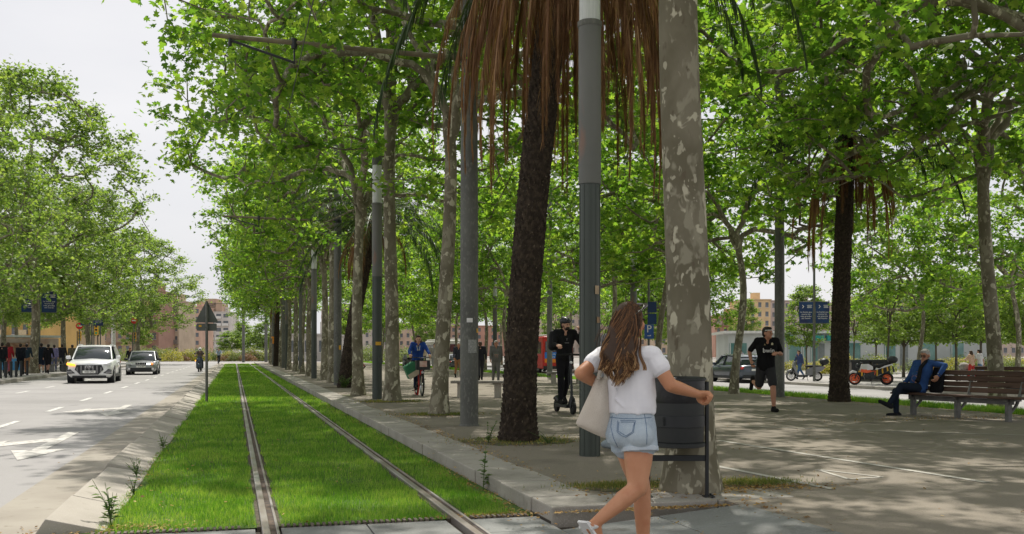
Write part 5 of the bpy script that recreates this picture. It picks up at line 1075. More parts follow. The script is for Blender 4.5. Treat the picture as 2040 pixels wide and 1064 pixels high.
def person(label, loc, rz, H=1.74, lean=4, LL=(0, 0), LR=(0, 0), AL=(0, 8, 10, 0), AR=(0, 8, 10, 0), top=(.02, .02, .025), bottom=(.02, .025, .04), shoes=(.015, .015, .015), sleeve=1., leg=1., hair='dark', long=False, look=0, nod=0, pelvis=None, vox=None, skin=None, girth=1., face=True, group=None, feet=(0, 0), coat=0., vneck=False, detail=False, female=False, hat=None, splay=(0, 0)):
    R_ = R; up = Vector((0, math.sin(R_(lean)), math.cos(R_(lean)))); fwd = Vector((0, math.cos(R_(lean)), -math.sin(R_(lean)))); X = Vector((1, 0, 0)); vox = vox or (.014 if detail else .019)
    P = Vector((0, 0, 0)); ch = P + up * .2 * H; nk = P + up * .30 * H; hd = nk + up * .072 * H + fwd * .016 * H; sw = (.098 if female else .108) * H; hwid = .05 * H
    J = {}
    for nm, s, (a, k), ft, sp_ in (('L', -1, LL, feet[0], splay[0]), ('R', 1, LR, feet[1], splay[1])):
        h = P + X * s * hwid - Vector((0, 0, .012 * H)); rz_ = Matrix.Rotation(R_(sp_), 3, 'Z')
        kn = h + rz_ @ Vector((0, math.sin(R_(a)), -math.cos(R_(a)))) * .245 * H; q = R_(a - k); an = kn + rz_ @ Vector((0, math.sin(q), -math.cos(q))) * .237 * H
        fa = q + R_(90 + ft); toe = an + rz_ @ Vector((0, math.sin(fa), -math.cos(fa))) * .105 * H; heel = an + rz_ @ Vector((0, -math.sin(fa), math.cos(fa))) * .035 * H
        dn = rz_ @ Vector((0, math.sin(q), -math.cos(q))); J[nm] = (h, kn, an, toe + dn * .022 * H, heel + dn * .026 * H, dn)
    for nm, s, (sf, ab, el, inn) in (('l', -1, AL), ('r', 1, AR)):
        sh = P + up * .283 * H + X * s * sw; a, b_ = R_(sf), R_(ab)
        u = Vector((s * math.sin(b_), math.sin(a) * math.cos(b_), -math.cos(a) * math.cos(b_))); eb = sh + u * .165 * H
        f = Vector((s * math.sin(b_) * .5, math.sin(a + R_(el)), -math.cos(a + R_(el)))).normalized(); f = Matrix.Rotation(s * R_(inn), 3, 'Z') @ f; wr = eb + f * .142 * H; J[nm] = (sh, eb, wr, f)
    lo = min(min(J[n][3].z, J[n][4].z) for n in 'LR') - .018 * H
    off = Vector((0, 0, -lo)) if pelvis is None else Vector((0, 0, pelvis))
    def torso(b, g, inf=0.):
        for s in (-1, 1):
            b.cap_(P + X * s * .038 * H - up * .01 * H, P + X * s * .034 * H + up * .1 * H, .06 * H * g + inf, .053 * H * g + inf); b.cap_(P + X * s * .034 * H + up * .1 * H, ch + X * s * .048 * H, .053 * H * g + inf, .062 * H * g + inf)
            b.cap_(nk - up * .012 * H + X * s * .02 * H, P + up * .283 * H + X * s * sw, .03 * H + inf, .033 * H + inf); b.cap_(ch + X * s * .048 * H, P + up * .262 * H + X * s * sw * .72, .06 * H * g + inf, .04 * H + inf)
            if female: b.cap_(ch + X * s * .04 * H + fwd * .035 * H, ch + X * s * .04 * H + fwd * .042 * H - up * .01 * H, .04 * H + inf, .036 * H + inf)
        if g > 1.08: b.ell(P + up * .09 * H + fwd * .035 * H, (.075 * H * g, .06 * H * g, .08 * H))
    sk = skin or M_skin; b = MB(); torso(b, girth); hz = Matrix.Rotation(R_(look), 3, 'Z') @ Matrix.Rotation(R_(-nod), 3, 'X')
    b.cap_(nk - up * .03 * H, hd - up * .02 * H, .034 * H, .032 * H); hp = lambda x, y, z: hd + hz @ Vector((x, y, z)) * H
    b.ell(hp(0, -.004, .012), (.044 * H, .054 * H, .056 * H), M=hz); b.ell(hp(0, .014, -.025), (.034 * H, .036 * H, .042 * H), M=hz); b.cap_(hp(0, .047, .0), hp(0, .060, -.016), .007 * H, .011 * H, n=8); b.ell(hp(0, .035, -.052), (.018 * H, .014 * H, .013 * H))
    for s in (-1, 1): b.ell(hp(s * .045, -.004, -.006), (.007 * H, .014 * H, .02 * H), M=hz); b.cap_(hp(s * .012, .049, .012), hp(s * .028, .043, .013), .007 * H, .006 * H, n=8)
    for nm, s in (('l', -1), ('r', 1)):
        sh, eb, wr, f = J[nm]; b.cap_(sh, eb, .03 * H * girth ** .5, .024 * H); b.cap_(eb, eb.lerp(wr, .35), .024 * H, .024 * H); b.cap_(eb.lerp(wr, .35), wr, .024 * H, .016 * H); hand_prims(b, wr, f, (Vector((-s, 0, 0)) if abs(f.z) > .6 else Vector((-s * .4, -.2, -1))), .105 * H, 1 if s > 0 else -1, .5)
    for nm in 'LR':
        h, kn, an, toe, heel, dn = J[nm]; b.cap_(h, kn, .053 * H, .034 * H); b.cap_(kn, kn.lerp(an, .3), .033 * H, .035 * H); b.cap_(kn.lerp(an, .3), an, .034 * H, .02 * H); b.cap_(an, heel, .021 * H, .02 * H); b.cap_(heel, toe, .02 * H, .018 * H)
    o = skinmesh(b, 'person', sk, vox); o.location = Vector(loc) + off * 1.0; o.rotation_euler = (0, 0, rz); tag(o, label, 'person', group)
    b = MB(); torso(b, girth, .012)
    for nm in 'lr':
        sh, eb, wr, f = J[nm]; t = min(1, sleeve * 2); b.cap_(sh, sh.lerp(eb, t), .035 * H, .031 * H + (.004 if sleeve < .6 else 0))
        if sleeve > .5: b.cap_(eb, eb.lerp(wr, (sleeve - .5) * 1.92), .031 * H, .023 * H)
    if coat:
        for nm in 'LR': h, kn = J[nm][:2]; b.cap_(h, h.lerp(kn, coat), .062 * H, .06 * H)
    shirt = skinmesh(b, 'jacket' if sleeve > .6 else 'shirt', cloth(*top), vox * .95, o, 4)
    b = MB()
    for s in (-1, 1): b.cap_(P + X * s * .036 * H - up * .012 * H, P + X * s * .034 * H + up * .035 * H, .064 * H * girth, .06 * H * girth)
    for nm in 'LR':
        h, kn, an = J[nm][:3]; t = min(1, leg * 2); b.cap_(h, h.lerp(kn, t), .06 * H, (.06 - .02 * t) * H + (.008 * H if leg < .6 else 0))
        if leg > .5: b.cap_(kn, kn.lerp(an, (leg - .5) * 1.9), .04 * H, .03 * H)
    skinmesh(b, 'trousers' if leg > .6 else 'shorts', cloth(*bottom), vox * .95, o, 4)
    for nm in 'LR':
        an, toe, heel, dn = J[nm][2:]; b = MB(); b.cap_(an, heel, .027 * H, .027 * H); b.cap_(heel, toe, .027 * H, .023 * H); b.cap_(heel + dn * .008, toe + dn * .006, .022 * H, .02 * H); skinmesh(b, 'shoe', cloth(*shoes), vox * .7, o, 3)
    if hair:
        b = MB(); b.ell(hp(0, -.012, .022), (.049 * H, .056 * H, .052 * H), M=hz); b.ell(hp(0, -.03, -.004), (.045 * H, .036 * H, .05 * H), M=hz); b.ell(hp(0, .018, .05), (.038 * H, .032 * H, .02 * H), M=hz)
        if long:
            for s in (-1, 0, 1): b.cap_(hp(s * .03, -.03, 0), hp(s * .055, -.03, -.1), .03 * H, .024 * H)
        skinmesh(b, 'hair', HAIRS[hair], vox * .7, o, 3)
    if face:
        for s in (-1, 1): b = MB(); b.ell(hp(s * .018, .0505, -.001), (.0075 * H, .004 * H, .005 * H), M=hz, nu=8, nv=6); b.build('eye', M_eye, o)
        b = MB(); b.ell(hp(0, .047, -.034), (.015 * H, .005 * H, .004 * H), M=hz, nu=8, nv=6); b.build('mouth', M_lip, o)
    J.update(hd=hd, hp=hp, hz=hz, up=up, fwd=fwd, nk=nk, ch=ch, P=P, H=H); o_ = {k: v for k, v in J.items()}
    return o, o_, shirt
walk = lambda s=1, a=22: dict(LL=(a * s, 5 if s > 0 else 18), LR=(-a * s, 18 if s > 0 else 5), AL=(-18 * s, 9, 14, 0), AR=(18 * s, 9, 14, 0), feet=((0, -6) if s > 0 else (-6, 0)))
FACE_CAM = R(180); AWAY = 0
# ---- walkers on the promenade
person('old man in grey jumper and grey trousers walking towards the camera', at(988, 765, .13), R(172), 1.68, top=(.13, .13, .125), bottom=(.14, .135, .13), shoes=(.03, .03, .03), hair='grey', skin=M_skint, girth=1.14, **walk(1, 8))
person('man in a black jacket half hidden by the right side of the steel tram pole', at(957, 758, .13), R(-8), 1.74, hair='brown', bottom=(.03, .03, .035), **walk(-1, 20))
person('man in dark gilet and tan trousers walking left of the steel tram pole', at(913, 752, .13), R(176), 1.74, top=(.03, .033, .045), bottom=(.26, .14, .07), hair='grey', skin=M_skint, **walk(1, 20))
person('man in grey top and grey shorts behind the leaning tree trunk by the red bike', at(866, 747, .13), R(178), 1.74, top=(.26, .25, .23), bottom=(.2, .2, .19), leg=.52, hair='dark', **walk(-1, 16))
person('walker in dark blue jeans half hidden by a trunk far down the tram row', at(591, 727, .13), R(60), 1.76, top=(.03, .04, .08), bottom=(.05, .1, .25), vox=.03, face=False, **walk(1))
person('walker in a tan coat with red stockings right of the leaning palm', at(716, 735, .13), R(120), 1.7, top=(.3, .2, .1), bottom=(.4, .06, .05), coat=.7, hair='brown', long=True, vox=.03, face=False, **walk(-1))
person('distant walker in a pale top left of the old man in grey', at(845, 727, .13), R(180), 1.7, top=(.5, .4, .3), vox=.03, face=False, **walk(1))
# ---- left pavement
LP_ = [(4, 750, 0, (.015, .016, .02), (.02, .035, .04), 'man in black jacket at the left edge of the picture', {}), (16, 748, 5, (.3, .02, .03), (.25, .05, .05), 'woman in a dark red top at the left edge of the picture', dict(hair='brown', long=True, female=True)), (40.5, 747.5, -4, (.012, .014, .02), (.012, .014, .02), 'man in black jacket and trousers left of the big trunk', dict(girth=1.06)),
       (53, 746, 2, (.02, .035, .05), (.25, .13, .07), 'walker in dark top and tan trousers touching the left side of the big trunk', {}), (82.5, 743.5, 10, (.02, .03, .05), (.05, .06, .16), 'woman in dark dress and bare arms right of the banner pole', dict(coat=.9, hair='dark', leg=.55, sleeve=.3)), (96, 744, -5, (.012, .012, .014), (.35, .2, .15), 'walker in a long black coat between the banner pole and the next trunk', dict(coat=.9, hair='dark')),
       (108, 741, 5, (.16, .15, .28), (.14, .15, .25), 'woman in a violet patterned outfit near the grey bench', dict(hair='dark', female=True)), (123.5, 740, 0, (.02, .02, .025), (.03, .03, .035), 'walker in black beside the second trunk on the left', {}), (144, 741, 4, (.1, .09, .06), (.05, .05, .05), 'man in an olive jacket just left of the white off-road car', {})]
for i, (px, py, a, t_, bt, lab, kw) in enumerate(LP_):
    k = walk(1 if i % 2 else -1, 18); k.update(kw); person(lab, at(px, py, .15), R(a), 1.72 + .04 * math.sin(i * 2), top=t_, bottom=bt, vox=.026, face=False, **k)
# ---- right side
person('woman in pale top and red trousers pushing a pushchair behind the bench', at_d(1936, HOR, 52) * 1 + Vector((0, 0, ZP - EYE)), R(10), 1.64, top=(.62, .42, .32), bottom=(.5, .05, .05), sleeve=.8, hair='brown', long=True, female=True, vox=.026, face=False, AL=(40, 8, 40, 0), AR=(40, 8, 40, 0), LL=(14, 4), LR=(-14, 12))
person('man in white shirt with navy sleeves and blue jeans walking behind the bench', at_d(1953, HOR, 52) + Vector((0, 0, ZP - EYE)), R(25), 1.74, top=(.6, .6, .62), bottom=(.13, .22, .36), sleeve=.35, vox=.026, face=False, **walk(-1, 24))
person('walker in blue jacket and jeans behind the parked grey scooter', at_y(1593, 49.5, ZP), R(95), 1.68, top=(.05, .07, .16), bottom=(.06, .12, .24), vox=.026, face=False, hair='brown', long=True, **walk(1, 20))
person('walker in a white shirt beyond the silver car, right of the parking sign', at_y(1345, 62, ZP), R(20), 1.74, top=(.65, .65, .66), bottom=(.1, .11, .13), vox=.026, face=False, **walk(1, 16))
person('walker in grey seen over the roof of the dark blue grey car', at_y(1475, 60, ZP), R(-60), 1.72, top=(.4, .38, .4), vox=.026, face=False, **walk(-1, 16))
o, J, _ = person('person in grey hidden behind the woman, only a pale blue trainer showing', at(1220, 897, .13) + Vector((.05, .1, 0)), R(-70), 1.68, top=(.2, .2, .21), bottom=(.14, .15, .17), shoes=(.28, .33, .36), face=False, LL=(8, 2), LR=(-8, 6))
# ---- runner
rp = at(1543, 821, .13)
o, J, sh = person('runner in black football shirt, dark shorts and black trainers, mid stride', rp + Vector((0, .35, 0)), R(168), 1.84, lean=8, LL=(24, 16), LR=(-20, 84), AL=(-12, 24, 105, 48), AR=(-38, 22, 76, 12), top=(.008, .008, .009), bottom=(.03, .03, .032), shoes=(.012, .012, .012), sleeve=.42, leg=.42, hair='dark', look=38, skin=M_skint, girth=1.08, detail=True, vox=.013, feet=(-8, -12))
H = 1.84
def on_chest(x, z, y=.0): return Matrix(((-1, 0, 0, 0), (0, 1, 0, 0), (0, 0, 1, 0), (0, 0, 0, 1)))
CH = Matrix.Translation(J['ch'] + J['fwd'] * .144) @ Matrix.Rotation(R(180), 4, 'Z') @ RX
b = MB(); b.text('bwin', .13, CH @ Matrix.Translation((0, -.035, 0)), thick=.004); b.build('lettering', M_white, sh)
b = MB(); b.text('♦', .05, CH @ Matrix.Translation((-.07, .1, -.004))) if False else b.prism([(.055, .07), (.095, .07), (.098, .1), (.075, .125), (.052, .1)], .006, CH @ Matrix.Translation((-.0, .01, -.008))); b.build('crest', mat('crest', (.45, .42, .28), .6), sh)
b = MB(); b.prism([(-.1, .075), (-.06, .075), (-.08, .11)], .006, CH @ Matrix.Translation((0, .0, -.008))); b.build('emblem', mat('emblem', (.3, .24, .13), .6), sh)
w, f = J['r'][2], J['r'][3]; b = MB(); b.box(w + f * .1 + Vector((0, 0, .01)), (.07, .14, .012)); ph = b.build('phone', M_dark, None, bevel=.004); ph.location = o.location; ph.rotation_euler = o.rotation_euler; tag(ph, 'dark phone held in the right hand of the runner', 'phone')
b = MB(); hp = J['hp']; b.tube([hp(x, y, z) for x, y, z in ((-.047, .0, .028), (-.036, .036, .03), (0, .053, .032), (.036, .036, .03), (.047, .0, .028))], .008, 6); b.build('headband', M_white, o)
# ---- man on electric scooter
p = at(1143, 826, .13); fr = Vector((p.x, p.y, .13)); e = empty('electric_scooter', fr + Vector((-.02, .5, 0)), R(90), 'black electric kick scooter with thick tyres ridden by the man in a helmet', 'scooter')
ax = (0, 1, 0); wheel(e, (-.52, 0, .13), .13, .07, ax, spokes=6, rim=M_dark); wheel(e, (.5, 0, .13), .13, .07, ax, spokes=6, rim=M_dark)
b = MB(); b.box((.02, 0, .15), (.72, .17, .06)); b.beam((-.3, 0, .15), (-.46, 0, .32), .09, .06); b.build('deck', M_dark, e, bevel=.01); b = MB(); b.tube([(-.52, .05, .13), (-.49, .03, .3), (-.44, 0, .42), (-.34, 0, 1.16)], [.022, .028, .028, .022], 8); b.tube([(-.52, -.05, .13), (-.49, -.03, .3), (-.46, 0, .36)], .022, 8); b.build('stem', M_dark, e)
b = MB(); b.tube([(-.3, -.28, 1.17), (-.34, 0, 1.18), (-.3, .28, 1.17)], .017, 8); b.build('handlebar', M_black, e); b = MB(); b.tube([(.36, 0, .22), (.48, 0, .3), (.62, 0, .27)], [.03, .05, .04], 8); b.build('mudguard', M_dark, e); b = MB(); b.tube([(-.44, .03, .42), (-.56, .1, .5), (-.53, .1, .75), (-.36, .03, .95)], .006, 4); b.build('cable', M_dark, e)
b = MB(); b.ell((-.4, 0, 1.02), (.03, .03, .03)); b.build('headlight', M_lens, e)
o, J, sh = person('man in black hoodie, black trousers and helmet riding an electric scooter', Vector((fr.x - .02, fr.y + .5, .13 + .18)), R(180), 1.74, lean=2, LL=(-8, 26), LR=(3, 6), AL=(28, 24, 128, 58), AR=(26, 16, 60, 6), top=(.012, .012, .013), bottom=(.011, .011, .013), hair='dark', look=32, detail=True, vox=.013, nod=4, splay=(0, 0))
hp, hz, H = J['hp'], J['hz'], 1.74; b = MB(); b.ell(hp(0, -.008, .04), (.058 * H, .07 * H, .05 * H), M=hz); b.cap_(hp(-.03, .05, .04), hp(.03, .05, .04), .012 * H, .012 * H); hl = skinmesh(b, 'helmet', mat('helmet_black', (.02, .022, .025), .35, spec=.5), .012, o, 3)
b = MB()
for k in (-1, 0, 1): b.cap_(hp(k * .026, .046, .062), hp(k * .022, -.04, .086), .006 * H, .006 * H, n=6)
b.build('helmet_vent', M_white if False else mat('vent', (.14, .14, .145), .5), hl); b = MB(); b.tube([hp(-.05, .0, .0), hp(-.03, .025, -.06), hp(.03, .025, -.06), hp(.05, .0, .0)], .006, 5); b.build('strap', M_dark, hl)
b = MB(); [b.cap_(J['ch'] + Vector((s * .09, -.16, -.14)), J['ch'] + Vector((s * .08, -.16, .12)), .09, .075) for s in (-1, 0, 1)]; bp = skinmesh(b, 'backpack', mat('backpack_black', (.01, .01, .011), .7), .014, None, 3); bp.location = o.location; bp.rotation_euler = o.rotation_euler; bp.location.x -= .12; tag(bp, 'black backpack on the back of the man riding the scooter', 'backpack')
b = MB(); b.ell(hp(0, .032, -.042), (.03 * H, .027 * H, .024 * H), M=hz); b.build('beard', HAIRS['dark'], o)
b = MB(); b.text('Y', .07, Matrix.Translation(J['ch'] + J['fwd'] * .13 + Vector((0, 0, -.0))) @ Matrix.Rotation(R(180), 4, 'Z') @ RX); b.box(J['ch'] + J['fwd'] * .13 + Vector((0, 0, -.065)), (.09, .006, .012)); b.build('print', mat('print_grey', (.2, .2, .2), .7), sh)
# ---- seated man
bl = bpy.data.objects['park_bench']; sp_ = Vector((13.02, 15.55, .13)) + Matrix.Rotation(R(-80), 3, 'Z') @ Vector((-.95, -.08, 0))
o, J, sh = person('grey haired man in a blue jacket sitting cross legged on the wooden bench', sp_, R(103), 1.74, lean=-20, LL=(97, 62), LR=(82, 84), AL=(-12, 82, 40, 60), AR=(20, 12, 42, 20), top=(.03, .075, .22), bottom=(.014, .02, .035), shoes=(.015, .016, .02), hair='grey', skin=M_skint, pelvis=.545, detail=True, vox=.013, girth=1.1, look=10, nod=10, splay=(-22, -14), feet=(-12, 0))
b = MB()
for x0, dx in ((-.1, -.02),):
    pts = [J['nk'] + Vector((x0 * .7, -.03, .03)), J['nk'] + J['fwd'] * .1 + Vector((x0, 0, -.03)), J['ch'] + J['fwd'] * .17 + Vector((x0 * .95, 0, 0)), J['P'] + J['up'] * .12 + J['fwd'] * .185 + Vector((x0 + dx, 0, 0)), J['P'] + J['fwd'] * .19 + Vector((x0 + dx, 0, .05))]
    b.tube(pts, [.03, .032, .036, .04, .045], 8)
b.build('scarf', cloth(.014, .014, .016), o, smooth=60); hp = J['hp']; b = MB(); [b.torus(hp(s * .02, .056, .0), .026, .004, J['hz'] @ Vector((0, 1, 0)), 0, 14, 5) for s in (-1, 1)]; b.build('glasses', M_dark, o)
w, f = J['l'][2], J['l'][3]; b = MB(); b.torus(w - f * .02, .034, .012, f, 0, 16, 6); b.build('watch', M_dark, o)
B_ = Matrix.Translation((13.02, 15.55, .13)) @ Matrix.Rotation(R(-80), 4, 'Z'); b = MB()
for k in range(5):
    b.cap_(B_ @ Vector((-.78 + .05 * k, .19, .93 - .012 * k)), B_ @ Vector((-.80 + .055 * k, .11, .48)), .03, .045); 
tag(skinmesh(b, 'coat', cloth(.012, .012, .014), .016, None, 3), 'black coat hung over the bench back beside the seated man', 'coat')
# ---- woman on the red bike
p = at(843, 789.5, .13); bx, by = p.x - .01, p.y + .53
bicycle((bx, by, .13), R(88), 'red city hire bike with a black front basket ridden by the woman in blue', mat('bike_red', (.55, .03, .025), .4))
o, J, sh = person('woman in a bright blue jacket with dark blowing hair riding the red bike', (bx, by + .3, .13), R(178), 1.66, lean=14, LL=(62, 64), LR=(34, 52), AL=(34, 22, 34, 8), AR=(34, 22, 34, 8), top=(.02, .06, .26), bottom=(.02, .03, .06), hair='brown', long=True, female=True, pelvis=1.0, vox=.017, feet=(-15, 0))
b = MB(); b.tube([J['nk'] + Vector((-.07, 0, .02)), J['ch'] + J['fwd'] * .13 + Vector((-.02, 0, -.02))], [.012, .02], 6); b.tube([J['nk'] + Vector((.07, 0, .02)), J['ch'] + J['fwd'] * .13 + Vector((.02, 0, -.02))], [.012, .02], 6); b.build('pale_lapel', cloth(.4, .42, .45), sh)
b = MB(); Mz = Matrix.Rotation(R(-32), 3, 'Y'); loft(b, [[(x, -.13, z), (x, .13, z), (x + .02, .13, z + .01), (x + .02, -.13, z + .01)] for x, z in ((0, 0),)] + []) if False else None
b.add([Mz @ Vector(q) for q in ((-.17, -.22, .1), (.17, -.22, .1), (.2, -.22, -.28), (-.2, -.22, -.28), (-.15, .16, .1), (.15, .16, .1), (.2, .2, -.28), (-.2, .2, -.28))], [(0, 3, 2, 1), (4, 5, 6, 7), (0, 1, 5, 4), (2, 3, 7, 6), (1, 2, 6, 5), (0, 4, 7, 3)])
bg_ = b.build('shopping_bag', [mat('green_bag', (.03, .16, .08), .6, (.05, .22, .11), 4)], loc=(bx - .27, by + .05, .13 + .8), bevel=.02); tag(bg_, 'green and cream shopping bag hanging from the red bike', 'bag'); b = MB(); b.add([Mz @ Vector(q) for q in ((-.2, -.226, -.14), (.2, -.226, -.14), (.205, -.232, -.285), (-.205, -.232, -.285))], [(0, 1, 2, 3)]); b.add([Mz @ Vector(q) for q in ((.186, -.226, -.14), (.186, .2, -.14), (.208, .21, -.285), (.208, -.23, -.285))], [(0, 1, 2, 3)]); b.build('cream_panel', mat('cream_bag', (.5, .46, .34), .7), bg_); b = MB(); b.tube([(-.06, -.1, .08), (0, -.1, .27), (.06, -.1, .08)], .01, 5); b.build('handle', M_dark, bg_)
# ---- moped rider and far cyclist
p = at(398, 741, 0); motor_scooter((p.x, p.y, .0), R(86), 'dark moped with a lit orange indicator coming down the road', (.03, .05, .08), box=False)
b = MB(); b.ell((-.5, .22, .78), (.04, .05, .05)); q = b.build('indicator', M_amber, bpy.data.objects['motor_scooter.002'] if 'motor_scooter.002' in bpy.data.objects else None)
o, J, sh = person('moped rider in a pale helmet and brown jacket riding towards the camera', (p.x, p.y + .42, 0), R(180), 1.74, lean=6, LL=(72, 62), LR=(72, 62), AL=(48, 18, 30, 4), AR=(48, 18, 30, 4), top=(.13, .1, .085), bottom=(.03, .035, .05), hair=None, face=False, pelvis=.9, vox=.02, splay=(12, -12)); hp = J['hp']; b = MB(); b.ell(hp(0, 0, .008), (.07 * 1.74, .078 * 1.74, .075 * 1.74)); b.build('helmet', M_white, o); b = MB(); b.ell(hp(0, .03, .0), (.05 * 1.74, .055 * 1.74, .028 * 1.74)); b.build('visor', M_dark, o)
q = at_y(436, 112, .0); bicycle(tuple(q), R(90), 'distant dark bicycle at the end of the road kerb', M_dark, False); person('distant cyclist in a pale blue shirt and straw hat', (q.x, q.y + .25, 0), R(180), 1.74, lean=10, LL=(60, 62), LR=(30, 45), AL=(40, 14, 25, 0), AR=(40, 14, 25, 0), top=(.3, .36, .46), bottom=(.02, .025, .03), pelvis=1.02, vox=.03, face=False, hair='fair')
person('man in a dark jacket walking behind the dark saloon car', at_y(259, 82, 0), R(180), 1.76, hair='brown', skin=M_skint, bottom=(.2, .21, .25), vox=.026, face=False, **walk(1))
# ---- pushchair
e = empty('pushchair', at_d(1921, HOR, 52.5) + Vector((0, 0, ZP - EYE)), R(-60), 'dark pushchair with a pale hood in front of the woman in red trousers', 'pushchair'); b = MB(); b.ell((0, 0, .75), (.3, .26, .24)); b.build('hood', mat('hood', (.2, .18, .17), .7, (.4, .38, .36), 3), e); b = MB(); b.box((.1, 0, .5), (.6, .4, .2)); b.build('seat', M_dark, e, bevel=.04); b = MB(); b.tube([(-.4, .2, 1.0), (.35, .2, .15)], .015, 5); b.tube([(-.4, -.2, 1.0), (.35, -.2, .15)], .015, 5); b.tube([(-.4, -.2, 1.0), (-.4, .2, 1.0)], .015, 5); b.tube([(.1, .2, .5), (-.3, .2, .15)], .015, 5); b.tube([(.1, -.2, .5), (-.3, -.2, .15)], .015, 5); b.build('frame', M_dark, e)
for x, y in ((.35, .2), (.35, -.2), (-.3, .2), (-.3, -.2)): wheel(e, (x, y, .13), .13, .04, (0, 1, 0), thin=True)
# a pigeon on the side pavement
def pigeon(loc, rz, lab):
    b = MB(); b.cap_((0, -.08, .1), (0, .05, .13), .03, .055); b.cap_((0, .06, .15), (0, .09, .2), .035, .02); b.ell((0, .1, .225), (.022, .028, .024)); b.cap_((0, .12, .222), (0, .14, .218), .006, .003, n=6); b.cap_((0, -.08, .1), (0, -.19, .075), .025, .012)
    for s in (-.022, .022): b.cap_((s, .0, .1), (s, .01, .012), .008, .005, n=6); b.cap_((s, .01, .008), (s, .045, .006), .005, .004, n=6)
    o = skinmesh(b, 'pigeon', mat('pigeon_grey', (.1, .1, .11), .7), .008, None, 2, loc); o.rotation_euler = (0, 0, rz); tag(o, lab, 'pigeon')
pigeon(tuple(at(1803, 766, ZP)), R(60), 'small grey pigeon on the side pavement right of the orange motorbike')
# ------------------------------------------------------------------ the woman in the foreground
from mathutils.bvhtree import BVHTree
W = at_d; PHI = R(35); LAT = RT * math.cos(PHI) - FW * math.sin(PHI); DEP = FW * math.cos(PHI) + RT * math.sin(PHI); UP = Vector((0, 0, 1))
BASE = Vector((W(1270, 800, 6.2).x, W(1270, 800, 6.2).y, 0)); M_ws = layered('woman_skin', [(.50, .225, .118), ((.58, .285, .16), 5, .42, .64, 5), ((.46, .175, .09), 9, .6, .78, 5)], rough=.45, bump=.06, bscale=180, spec=.35)
def rings(b, rows, n=28):
    vs = []
    for c, a, d in rows:
        for k in range(n): t = k * 6.28319 / n; vs.append(c + LAT * a * math.cos(t) + DEP * d * math.sin(t))
    fs = [(i * n + k, i * n + (k + 1) % n, (i + 1) * n + (k + 1) % n, (i + 1) * n + k) for i in range(len(rows) - 1) for k in range(n)]
    fs += [tuple(range(n - 1, -1, -1)), tuple(range((len(rows) - 1) * n, len(rows) * n))]; return b.add(vs, fs)
parts_w = []
def skinw(b, name, m, vox, it=5): o = skinmesh(b, name, m, vox, None, it); parts_w.append(o); return o
def buildw(b, name, m, smooth=50): o = b.build(name, m, smooth=smooth); parts_w.append(o); return o
# body: one continuous surface
b = MB(); HD = W(1256, 638, 6.2); FA = (RT * .82 + FW * .57).normalized(); HM = Matrix((FA.cross(UP), FA, UP)).transposed()
SR, ER, WR = W(1299, 709, 6.12), W(1336, 768, 6.08), W(1389, 785, 6.18); SL, EL, WL = W(1200, 709, 6.28), W(1157, 744, 6.16), W(1202, 771, 6.36)
rings(b, [(W(1254, 826, 6.21), .135, .1), (W(1255, 790, 6.21), .125, .09), (W(1252, 750, 6.21), .145, .1), (W(1250, 715, 6.2), .14, .08), (W(1250, 700, 6.2), .07, .05)])
rings(b, [(W(1256, 822, 6.2), .13, .1), (W(1256, 860, 6.2), .155, .125), (W(1257, 885, 6.2), .13, .11)])
b.cap_(W(1251, 706, 6.2), HD - UP * .04, .052, .05); b.ell(HD + UP * .012, (.07, .088, .095), M=HM); b.ell(HD + FA * .03 - UP * .045, (.052, .055, .062), M=HM)
b.cap_(HD + FA * .082 + UP * .002, HD + FA * .104 - UP * .022, .009, .013, n=8); b.ell(HD + FA * .08 - UP * .05, (.026, .016, .02), M=HM); b.ell(HD + FA * .068 - UP * .088, (.024, .022, .02), M=HM)
for s in (-1, 1): b.ell(HD + HM @ Vector((s * .068, -.005, -.01)), (.01, .02, .03), M=HM); b.ell(HD + HM @ Vector((s * .034, .062, -.03)), (.024, .02, .024), M=HM)
b.cap_(W(1262, 712, 6.16), SR, .05, .052); b.cap_(W(1240, 712, 6.24), SL, .05, .052)
b.cap_(SR, ER, .052, .043); b.cap_(ER, ER.lerp(WR, .3), .043, .043); b.cap_(ER.lerp(WR, .3), WR, .042, .028); b.cap_(SL, EL, .05, .042); b.cap_(EL, EL.lerp(WL, .3), .042, .042); b.cap_(EL.lerp(WL, .3), WL, .041, .028)
hand_prims(b, WR, (WR - ER).normalized() * 1. + UP * .12, -FW * .5 - UP * .6 + RT * .1, .158, 1, 1.15); hand_prims(b, WL, (WL - EL).normalized(), RT * .4 - UP, .15, -1, .8)
HR, KR, AR_ = W(1273, 864, 6.16), W(1270, 972, 6.08), W(1186, 1042, 6.0); HL, KL, AL_ = W(1246, 864, 6.26), W(1279, 980, 6.34), W(1282, 1098, 6.34)
b.cap_(HR, HR.lerp(KR, .5), .1, .088); b.cap_(HR.lerp(KR, .5), KR, .088, .06); b.cap_(KR, KR.lerp(AR_, .28), .057, .058); b.cap_(KR.lerp(AR_, .28), AR_, .058, .034); b.ell(KR.lerp(AR_, .3) + (LAT * -.3 + DEP * -.5 - UP * .2) * .02, .056)
b.cap_(HL, HL.lerp(KL, .5), .1, .084); b.cap_(HL.lerp(KL, .5), KL, .084, .058); b.cap_(KL, KL.lerp(AL_, .3), .055, .056); b.cap_(KL.lerp(AL_, .3), AL_, .056, .034)
TOE_R = AR_ + (FA * .3 - UP * .95).normalized() * .15; HEEL_R = AR_ - FA * .045 + UP * .0 - UP * .02; b.cap_(AR_, HEEL_R, .034, .03); b.cap_(HEEL_R, TOE_R, .03, .024); b.cap_(AR_, TOE_R, .033, .024)
